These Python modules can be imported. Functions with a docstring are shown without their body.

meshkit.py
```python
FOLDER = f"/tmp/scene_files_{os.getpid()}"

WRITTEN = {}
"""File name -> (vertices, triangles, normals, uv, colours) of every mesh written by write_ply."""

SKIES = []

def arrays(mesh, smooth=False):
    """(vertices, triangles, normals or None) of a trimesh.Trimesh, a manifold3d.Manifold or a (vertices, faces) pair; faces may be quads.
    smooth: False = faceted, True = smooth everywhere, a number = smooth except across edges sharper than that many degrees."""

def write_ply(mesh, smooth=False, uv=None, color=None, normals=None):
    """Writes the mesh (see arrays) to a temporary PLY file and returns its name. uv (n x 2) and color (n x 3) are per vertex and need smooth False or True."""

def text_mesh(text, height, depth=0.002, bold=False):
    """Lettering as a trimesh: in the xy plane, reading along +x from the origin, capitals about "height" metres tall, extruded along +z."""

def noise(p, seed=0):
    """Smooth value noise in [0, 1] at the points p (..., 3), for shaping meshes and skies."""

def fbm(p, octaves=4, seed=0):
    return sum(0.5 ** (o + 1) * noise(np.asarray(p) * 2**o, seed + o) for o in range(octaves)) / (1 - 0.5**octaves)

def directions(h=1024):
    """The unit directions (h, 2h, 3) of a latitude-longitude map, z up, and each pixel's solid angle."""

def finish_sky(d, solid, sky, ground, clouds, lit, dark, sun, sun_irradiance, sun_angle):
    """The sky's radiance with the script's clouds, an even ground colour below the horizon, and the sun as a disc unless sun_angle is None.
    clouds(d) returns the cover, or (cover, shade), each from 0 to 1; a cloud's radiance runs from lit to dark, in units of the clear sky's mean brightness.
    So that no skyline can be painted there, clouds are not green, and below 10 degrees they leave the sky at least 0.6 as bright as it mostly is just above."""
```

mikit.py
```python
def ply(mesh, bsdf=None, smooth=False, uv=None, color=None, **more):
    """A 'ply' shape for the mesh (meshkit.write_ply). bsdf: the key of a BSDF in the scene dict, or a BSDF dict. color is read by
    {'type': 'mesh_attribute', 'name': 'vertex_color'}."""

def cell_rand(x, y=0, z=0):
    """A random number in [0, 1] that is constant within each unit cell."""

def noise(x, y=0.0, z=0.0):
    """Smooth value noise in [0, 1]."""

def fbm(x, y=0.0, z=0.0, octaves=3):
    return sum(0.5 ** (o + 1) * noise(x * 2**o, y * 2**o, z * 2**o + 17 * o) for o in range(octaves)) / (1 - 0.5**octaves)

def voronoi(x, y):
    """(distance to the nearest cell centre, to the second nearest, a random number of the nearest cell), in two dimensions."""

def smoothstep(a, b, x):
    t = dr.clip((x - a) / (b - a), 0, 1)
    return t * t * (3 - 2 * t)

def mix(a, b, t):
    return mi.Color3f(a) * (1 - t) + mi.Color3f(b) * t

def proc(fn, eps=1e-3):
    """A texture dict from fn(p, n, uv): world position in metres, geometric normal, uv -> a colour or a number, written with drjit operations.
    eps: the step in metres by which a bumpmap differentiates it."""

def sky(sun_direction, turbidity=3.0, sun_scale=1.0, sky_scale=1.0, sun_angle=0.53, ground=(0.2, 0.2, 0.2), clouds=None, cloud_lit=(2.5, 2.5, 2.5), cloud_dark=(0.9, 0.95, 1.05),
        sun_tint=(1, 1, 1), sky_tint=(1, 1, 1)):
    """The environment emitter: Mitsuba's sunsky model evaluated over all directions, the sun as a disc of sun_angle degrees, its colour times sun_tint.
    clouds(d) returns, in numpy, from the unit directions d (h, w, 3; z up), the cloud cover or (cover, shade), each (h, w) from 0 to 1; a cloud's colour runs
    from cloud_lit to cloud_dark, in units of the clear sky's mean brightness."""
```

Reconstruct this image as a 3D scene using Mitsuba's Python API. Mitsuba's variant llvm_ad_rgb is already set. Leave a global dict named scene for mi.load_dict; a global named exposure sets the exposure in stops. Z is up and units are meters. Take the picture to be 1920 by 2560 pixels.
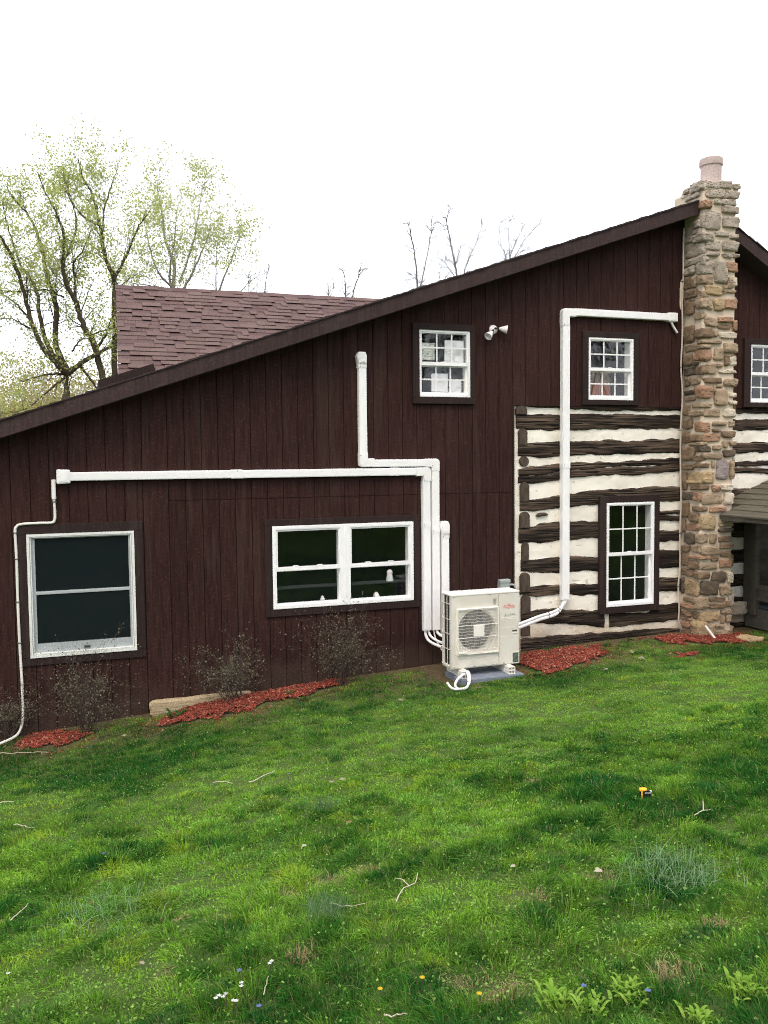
import math, random
import numpy as np, trimesh, drjit as dr, mitsuba as mi, mikit, meshkit
from shapely.geometry import Polygon, box as sbox, Point
from shapely.ops import unary_union

T = mi.ScalarTransform4f
PI = math.pi
scene, labels, used = {}, {}, {}

# ---------------------------------------------------------------- camera, sky, exposure
EYE = [0.0, -11.0, 3.0]
RIGHT, DOWN, FWD = [0.94340, -0.33147, -0.01070], [-0.03005, -0.05331, -0.99813], [0.33028, 0.94196, -0.06026]
scene['camera'] = {'type': 'perspective', 'fov': 48.13, 'fov_axis': 'x', 'near_clip': 0.05, 'far_clip': 2000.0,
                   'to_world': T().look_at(origin=EYE, target=[EYE[i] + FWD[i] for i in range(3)], up=[-d for d in DOWN])}
scene['sky_light'] = mikit.sky([-0.35, -0.55, 0.9], turbidity=3, sun_scale=0.16, sun_angle=24, clouds=lambda d: 1.0,
                               cloud_lit=(2.40, 2.48, 2.68), ground=(0.07, 0.10, 0.05))
exposure = 3.1

# ---------------------------------------------------------------- helpers
def key(base):
    n = used.get(base, 0); used[base] = n + 1
    return base if n == 0 else '%s_%03d' % (base, n)
def obj(name, mesh, mat, parent=None, smooth=False, label=None, kind=None, **kw):
    k = key((parent + '__' if parent else '') + name)
    scene[k] = mikit.ply(mesh, mat, smooth=smooth, **kw)
    if label or kind:
        labels[k] = {a: b for a, b in (('label', label), ('kind', kind)) if b}
    return k
def tag(k, label, cat=None, group=None, kind=None):
    labels[k] = {a: b for a, b in (('label', label), ('category', cat), ('group', group), ('kind', kind)) if b}
    return k
def thing(name, label, cat, group=None):
    return tag(key(name), label, cat, group)
def cat_mesh(ms):
    vs, fs, n = [], [], 0
    for v, f in ms:
        vs.append(v); fs.append(np.asarray(f) + n); n += len(v)
    return np.vstack(vs), np.vstack(fs)
_S = [(sx, sy, sz) for sx in (-1, 1) for sy in (-1, 1) for sz in (-1, 1)]
def _cv(hx, hy, hz, b):
    return np.array([q for sx, sy, sz in _S for q in ((sx*hx, sy*(hy-b), sz*(hz-b)), (sx*(hx-b), sy*hy, sz*(hz-b)), (sx*(hx-b), sy*(hy-b), sz*hz))])
def _hull_faces():
    v = _cv(1.0, 1.1, 1.2, .2); h = trimesh.Trimesh(v, trimesh.convex.convex_hull(v).faces, process=False)
    hv = trimesh.convex.convex_hull(v)
    idx = [int(np.argmin(((v - p) ** 2).sum(1))) for p in hv.vertices]
    return np.array(idx)[hv.faces]
_CF = _hull_faces()
def cbox(x0, x1, y0, y1, z0, z1, b=.004):
    c = np.array([(x0+x1)/2, (y0+y1)/2, (z0+z1)/2]); h = [abs(x1-x0)/2, abs(y1-y0)/2, abs(z1-z0)/2]
    return _cv(*h, min(b, .45*min(h))) + c, _CF
def V(m): return np.array(m.vertices), np.array(m.faces)
def ext_y(poly, y0, y1):
    """polygon in the x-z plane, from y0 (front) to y1"""
    ms = []
    for g in getattr(poly, 'geoms', [poly]):
        if g.is_empty or g.area < 1e-5 or g.geom_type != 'Polygon': continue
        v, f = V(trimesh.creation.extrude_polygon(g, y1 - y0, engine='earcut'))
        ms.append((np.stack([v[:, 0], y1 - v[:, 2], v[:, 1]], 1), f))
    return cat_mesh(ms) if ms else None
def round_y(poly, y0, y1, b=.012):
    """as ext_y with a rounded front edge"""
    st = [ext_y(poly, y0 + b, y1)]
    for q in (.33, .66, 1.0):
        a = q * PI / 2
        st.append(ext_y(poly.buffer(-b*(1-math.cos(a))), y0 + b*(1-math.sin(a)), y0 + b + .001))
    return cat_mesh([s for s in st if s is not None])
def tube(pts, radii, sides=6, cap=True):
    p = np.asarray(pts, float); n = len(p)
    r = np.broadcast_to(np.asarray(radii, float), (n,))
    t = np.gradient(p, axis=0); t /= np.linalg.norm(t, axis=1, keepdims=True) + 1e-12
    a = np.cross(t[0], [0, 0, 1.0] if abs(t[0][2]) < .9 else [1.0, 0, 0]); a /= np.linalg.norm(a)
    A = np.empty_like(p)
    for i in range(n):
        a = a - t[i]*np.dot(a, t[i]); a /= np.linalg.norm(a) + 1e-12; A[i] = a
    B = np.cross(t, A); g = np.arange(sides)*2*PI/sides
    v = (p[:, None] + r[:, None, None]*(np.cos(g)[None, :, None]*A[:, None] + np.sin(g)[None, :, None]*B[:, None])).reshape(-1, 3)
    i, j = np.meshgrid(np.arange(n-1), np.arange(sides), indexing='ij'); j2 = (j+1) % sides
    q = np.stack([i*sides+j, i*sides+j2, (i+1)*sides+j2, (i+1)*sides+j], -1).reshape(-1, 4)
    f = np.vstack([q[:, [0, 1, 2]], q[:, [0, 2, 3]]])
    if cap:
        v = np.vstack([v, p[0], p[-1]]); c0, c1 = len(v)-2, len(v)-1; jj = np.arange(sides); o = (n-1)*sides
        f = np.vstack([f, np.stack([np.full(sides, c0), (jj+1) % sides, jj], 1), np.stack([np.full(sides, c1), o+jj, o+(jj+1) % sides], 1)])
    return v, f
def curve(pts, n=40):
    """smooth line through the points (Catmull-Rom)"""
    p = np.asarray(pts, float); p = np.vstack([2*p[0]-p[1], p, 2*p[-1]-p[-2]])
    out = []
    for s in np.linspace(0, len(p)-3-1e-9, n):
        i = int(s); t = s - i; a, b, c, d = p[i:i+4]
        out.append(.5*((2*b) + (c-a)*t + (2*a-5*b+4*c-d)*t*t + (3*b-a-3*c+d)*t**3))
    return np.array(out)
def lathe(prof, center, axis=(0, 0, 1), n=20):
    prof = np.asarray(prof, float); g = np.arange(n)*2*PI/n; m = len(prof)
    v = np.stack([prof[:, None, 0]*np.cos(g), prof[:, None, 0]*np.sin(g), np.repeat(prof[:, 1:2], n, 1)], -1).reshape(-1, 3)
    i, j = np.meshgrid(np.arange(m-1), np.arange(n), indexing='ij'); j2 = (j+1) % n
    q = np.stack([i*n+j, i*n+j2, (i+1)*n+j2, (i+1)*n+j], -1).reshape(-1, 4)
    R = trimesh.geometry.align_vectors([0, 0, 1], axis)[:3, :3]
    return v @ R.T + np.asarray(center), np.vstack([q[:, [0, 1, 2]], q[:, [0, 2, 3]]])
BX = np.array([-30, -6, -2.5, -1, .69, 1.64, 2.05, 3.41, 4.65, 5.9, 7.45, 8.7, 9.84, 14, 30.]); BZ = np.array([-2.5, -.95, -.45, -.27, -.14, -.03, 0.0, .08, .14, .19, .25, .27, .26, .3, .6])
def ground(x, y):
    """height of the ground: the lawn falls from the viewer towards the house; woods rise far behind both"""
    x, y = np.asarray(x, float), np.asarray(y, float)
    b = np.interp(x, BX, BZ); t = np.clip((-y-1.3)/9.7, 0, None)
    s = np.where(t < 1, t**1.15, 1+1.15*(t-1)); s1 = np.clip(s, 0, 1)
    front = b*(1-s1) + (1.32+.05*(np.clip(x, -15, 15)-1))*s1 + np.clip(s-1, 0, None)*.7
    back = b - .02*np.clip(y, 0, 25) + .22*np.clip(y-30, 0, 45)
    return np.where(y < 0, front, back)

# ---------------------------------------------------------------- materials
def mat(name, bsdf): scene['mat_' + name] = bsdf; return 'mat_' + name
def two(b): return {'type': 'twosided', 'bsdf': b}
def pr(col, rough=.6, **k):
    c = col if isinstance(col, dict) else {'type': 'rgb', 'value': list(col)}
    return {'type': 'principled', 'base_color': c, 'roughness': rough, 'specular': k.pop('spec', .4), **k}
def bump(b, fn, scale, eps=2e-3): return {'type': 'bumpmap', 'tex': mikit.proc(fn, eps), 'scale': scale, 'bsdf': b}
N, F, CR, SS, MX = mikit.noise, mikit.fbm, mikit.cell_rand, mikit.smoothstep, mikit.mix
def stain(lo, hi):
    def f(p, n, uv):
        s = F(p.x*70, p.y*70, p.z*3, 3); b = CR(dr.floor((p.x+.02)/.2075), dr.floor(p.z/2.55)); big = N(p.x*.9, p.z*.7, 3.0)
        speck = SS(.74, .8, N(p.x*55, p.y*55, p.z*42))
        c = MX(lo, hi, dr.clip(s*1.2-.12+.16*(b-.5)+.40*(big-.5), 0, 1)) * (1+.45*speck)
        splash = SS(.42, -.08, p.z-.085*p.x+.12 + .5*(F(p.x*3, p.z*4, 2.0, 3)-.5))*SS(-.09, -.06, p.y)*SS(6.2, 5.9, p.x)
        run = SS(.66, .74, F(p.x*9, p.z*.55, 6.0, 3))
        return MX(c, (.075, .052, .040), dr.clip(.38*splash+.16*run, 0, 1))
    return mikit.proc(f)
def rough_sawn(p, n, uv): return F(p.x*110, p.y*110, p.z*7, 3) + .5*N(p.x*30, p.z*60, 7.0)
M_SIDING = mat('siding', two(bump(pr(stain((.0195, .0088, .0074), (.045, .0205, .0180)), .9, spec=.12), rough_sawn, .004)))
M_TRIM = mat('trim', two(bump(pr(stain((.014, .0080, .0072), (.028, .0160, .0145)), .8, spec=.25), rough_sawn, .002)))
M_FASCIA = mat('fascia', two(bump(pr(stain((.026, .0150, .0145), (.050, .0300, .0285)), .8, spec=.25), rough_sawn, .003)))
M_BACK = mat('wall_backing', two(pr((.016, .008, .007), .9)))
def dirt_white(base, dirt, amt):
    def f(p, n, uv):
        d = F(p.x*2, p.y*2, p.z*1.1, 3)*.9+.1*N(p.x*30, p.y*30, p.z*12)
        return MX(base, dirt, amt*SS(.42, .85, d))
    return mikit.proc(f)
M_VINYL = mat('vinyl', two(pr(dirt_white((.80, .80, .80), (.62, .61, .58), .35), .35)))
M_SASH_GREY = mat('grey_sash', two(pr(dirt_white((.36, .39, .40), (.25, .27, .27), .6), .45)))
M_OLDFRAME = mat('old_frame', two(pr(dirt_white((.66, .67, .64), (.42, .42, .38), .7), .5)))
M_DUCT = mat('duct_cover', two(pr(dirt_white((.80, .79, .79), (.66, .64, .61), .3), .38)))
M_DUCTCAP = mat('duct_fitting', two(pr(dirt_white((.79, .78, .77), (.64, .62, .60), .4), .45)))
M_LAMP = mat('lamp_white', two(pr((.74, .70, .70), .35)))
M_DARK = mat('black_plastic', two(pr((.012, .012, .013), .5)))
M_SCREW = mat('screw', two(pr((.06, .055, .05), .45)))
def ac_col(p, n, uv):
    return MX((.655, .625, .56), (.60, .565, .50), SS(.4, .7, F(p.x*2.5, p.y*3, p.z*2.5, 3))) * (1-.08*N(p.x*90, p.y*90, p.z*90))
M_AC = mat('ac_paint', two(pr(mikit.proc(ac_col), .42)))
M_ACLIGHT = mat('ac_trim', two(pr((.74, .71, .65), .4)))
M_COIL = mat('coil', two(pr((.018, .020, .018), .6)))
M_FAN = mat('fan', two(pr((.028, .030, .032), .5)))
M_RED = mat('red_print', two(pr((.62, .05, .035), .5)))
M_INK = mat('dark_print', two(pr((.05, .055, .05), .5)))
M_GREENLAB = mat('green_label', two(pr(mikit.proc(lambda p, n, uv: MX((.06, .095, .07), (.11, .14, .11), SS(.45, .6, N(p.x*120, p.z*60, 1.0)))), .4)))
M_PAD = mat('pad', two(pr(mikit.proc(lambda p, n, uv: MX((.10, .12, .155), (.19, .21, .24), F(p.x*14, p.y*14, p.z*30, 4))), .85)))
M_STEEL = mat('galvanised', two(pr((.42, .46, .45), .4, metallic=.35)))
M_HOSE = mat('hose', two(pr(dirt_white((.72, .70, .64), (.55, .50, .42), .4), .45)))
M_CABLE = mat('cable', two(pr(dirt_white((.50, .44, .37), (.33, .27, .22), .8), .6)))
M_FIG = mat('figurine', two(pr((.75, .75, .74), .4)))
M_PAPER = mat('paper', two(pr(mikit.proc(lambda p, n, uv: MX((.74, .75, .76), (.55, .56, .58), SS(.45, .8, F(p.x*14, p.y*9, p.z*14, 3)))), .8)))
M_PAPER2 = mat('printed_paper', two(pr(mikit.proc(lambda p, n, uv: MX((.60, .61, .55), (.33, .35, .31), SS(.60, .70, N(p.x*30, p.z*90, 2.0)))), .8)))
M_GLASS = mat('glass', {'type': 'thindielectric', 'int_ior': 1.40})
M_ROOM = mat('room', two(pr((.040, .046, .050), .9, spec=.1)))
M_SCREEN = mat('insect_screen', {'type': 'blendbsdf', 'weight': .55, 'a': {'type': 'null'}, 'b': two(pr((.0125, .0195, .0225), .9, spec=.1))})
M_CURTAIN = mat('curtain', two(pr(mikit.proc(lambda p, n, uv: MX((.26, .095, .05), (.10, .08, .05), SS(.35, .65, F(p.x*7, p.z*5, 1.0, 3)))), .9)))
def log_col(p, n, uv):
    g = F(p.x*2.2, p.y*25, p.z*70, 3); k = F(p.x*1.3, p.z*9, 4.0, 3)
    c = MX((.021, .0140, .0105), (.155, .110, .077), dr.clip(g*1.7-.68+1.2*(k-.45), 0, 1))
    return MX(c, (.008, .006, .005), SS(.62, .70, N(p.x*3.5, p.y*10, p.z*55)))
M_LOG = mat('log', two(bump(pr(mikit.proc(log_col), .85, spec=.25), lambda p, n, uv: F(p.x*5, p.y*60, p.z*95, 3)+.6*N(p.x*3, p.z*28, 5.0), .022)))
def end_col(p, n, uv): return MX((.030, .022, .017), (.115, .085, .064), F(p.x*60, p.y*20, p.z*9, 3))
M_LOGEND = mat('log_end', two(bump(pr(mikit.proc(end_col), .9, spec=.2), lambda p, n, uv: F(p.x*90, p.y*30, p.z*14, 3), .01)))
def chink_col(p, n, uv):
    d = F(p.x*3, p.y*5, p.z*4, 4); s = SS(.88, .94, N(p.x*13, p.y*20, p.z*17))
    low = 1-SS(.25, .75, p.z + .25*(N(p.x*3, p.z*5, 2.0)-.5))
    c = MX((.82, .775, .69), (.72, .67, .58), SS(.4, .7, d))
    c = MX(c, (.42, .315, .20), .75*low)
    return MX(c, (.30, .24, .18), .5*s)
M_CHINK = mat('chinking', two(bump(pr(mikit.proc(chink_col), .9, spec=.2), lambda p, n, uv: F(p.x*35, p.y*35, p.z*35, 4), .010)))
M_MORTAR = mat('mortar', two(bump(pr(mikit.proc(lambda p, n, uv: MX((.66, .565, .45), (.49, .40, .305), F(p.x*6, p.y*6, p.z*6, 4))), .95, spec=.2), lambda p, n, uv: F(p.x*50, p.y*50, p.z*50, 3), .006)))
STONE = dict(t=((.25, .18, .12), (.38, .29, .20)), g=((.29, .24, .19), (.42, .36, .30)), b=((.14, .092, .058), (.245, .17, .112)), r=((.25, .145, .095), (.38, .23, .15)),
             d=((.075, .058, .044), (.16, .12, .088)), y=((.29, .205, .115), (.43, .32, .19)), p=((.20, .155, .15), (.31, .26, .255)), l=((.45, .385, .30), (.60, .52, .42)))
def stone_tex(lo, hi):
    def f(p, n, uv):
        v = F(p.x*11, p.y*11, p.z*14, 4); w = N(p.x*4+9, p.y*4, p.z*4)
        c = MX(lo, hi, dr.clip(v*1.5-.25+.5*(w-.5), 0, 1))
        return MX(c, (.05, .04, .03), .8*SS(.70, .78, N(p.x*45, p.y*45, p.z*60)))
    return mikit.proc(f)
M_STONE = {t: mat('stone_' + t, two(bump(pr(stone_tex(*c), .9, spec=.25), lambda p, n, uv: F(p.x*38, p.y*38, p.z*46, 4), .012))) for t, c in STONE.items()}
def shingle_tex(lo, hi):
    def f(p, n, uv): return MX(lo, hi, .55*N(p.x*120, p.y*120, p.z*120)+.45*F(p.x*5, p.y*5, p.z*5, 3))
    return mikit.proc(f)
SH = [((.088, .056, .052), (.140, .094, .088)), ((.094, .061, .056), (.148, .101, .094)), ((.074, .046, .045), (.122, .080, .077)), ((.102, .069, .063), (.158, .111, .102)), ((.082, .054, .055), (.132, .090, .089))]
M_SHINGLE = [mat('shingle_%d' % i, two(pr(shingle_tex(*c), .95, spec=.15))) for i, c in enumerate(SH)]
M_ROOF = mat('roof_felt', two(pr(shingle_tex((.030, .022, .022), (.06, .045, .045)), .95, spec=.15)))
M_PORCH = mat('porch_wood', two(bump(pr(mikit.proc(lambda p, n, uv: MX((.045, .038, .030), (.12, .105, .085), F(p.x*6, p.y*30, p.z*25, 4))), .9, spec=.2), rough_sawn, .003)))
M_PSHING = mat('porch_shingle', two(bump(pr(mikit.proc(lambda p, n, uv: MX((.055, .049, .036), (.125, .112, .085), F(p.x*40, p.y*5, p.z*30, 4))), .95, spec=.15), rough_sawn, .003)))
M_POT = mat('flue_clay', two(bump(pr(mikit.proc(lambda p, n, uv: MX((.42, .315, .295), (.53, .455, .43), F(p.x*5, p.y*5, p.z*7, 4))), .85), lambda p, n, uv: F(p.x*25, p.y*25, p.z*25, 3), .002)))
M_TIMBER = mat('timber', two(bump(pr(mikit.proc(lambda p, n, uv: MX((.27, .20, .115), (.44, .36, .235), F(p.x*4, p.y*30, p.z*30, 4))), .9), lambda p, n, uv: F(p.x*6, p.y*50, p.z*60, 3), .008)))
def soil_col(p, n, uv):
    nearwall = SS(-1.5, -.5, p.y + .9*(F(p.x*1.7, p.y*2.5, 3.0, 3)-.5))*(1-SS(.4, 1.2, p.y))
    c = MX((.035, .060, .015), (.065, .095, .026), F(p.x*9, p.y*9, 1.0, 4))
    d = MX((.055, .036, .024), (.115, .080, .052), F(p.x*16, p.y*16, 5.0, 4))
    far = SS(14, 26, p.y)
    return MX(MX(c, d, .85*nearwall), (.16, .125, .065), far)
M_SOIL = mat('soil', two(pr(mikit.proc(soil_col), .95, spec=.1)))
VC = {'type': 'mesh_attribute', 'name': 'vertex_color'}
M_GRASS = mat('grass_blade', {'type': 'principledthin', 'base_color': VC, 'roughness': .6, 'diff_trans': .8, 'spec_trans': 0.0, 'eta': 1.18})
M_LEAFVC = mat('leaf', {'type': 'principledthin', 'base_color': VC, 'roughness': .55, 'diff_trans': 1.0, 'spec_trans': 0.0, 'eta': 1.35})
M_VC = mat('litter', two(pr(VC, .85, spec=.2)))
def bark_tex(lo, hi):
    return mikit.proc(lambda p, n, uv: MX(lo, hi, F(p.x*9, p.y*9, p.z*3, 4)))
M_BARK = mat('bark', two(pr(bark_tex((.035, .028, .018), (.115, .10, .065)), .95, spec=.1)))
M_BARKFAR = mat('far_bark', two(pr(bark_tex((.16, .145, .135), (.30, .28, .265)), .95, spec=.1)))
M_BARKBARE = mat('bare_bark', two(pr(bark_tex((.085, .078, .072), (.19, .175, .165)), .95, spec=.1)))
M_TWIG = mat('twig', two(pr((.060, .043, .034), .9)))
M_STICK = mat('stick', two(pr((.46, .40, .31), .9)))
M_YELLOW = mat('yellow_plastic', two(pr((.80, .42, .03), .4)))
M_WHITE = mat('white_plastic', two(pr((.78, .76, .70), .4)))

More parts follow.
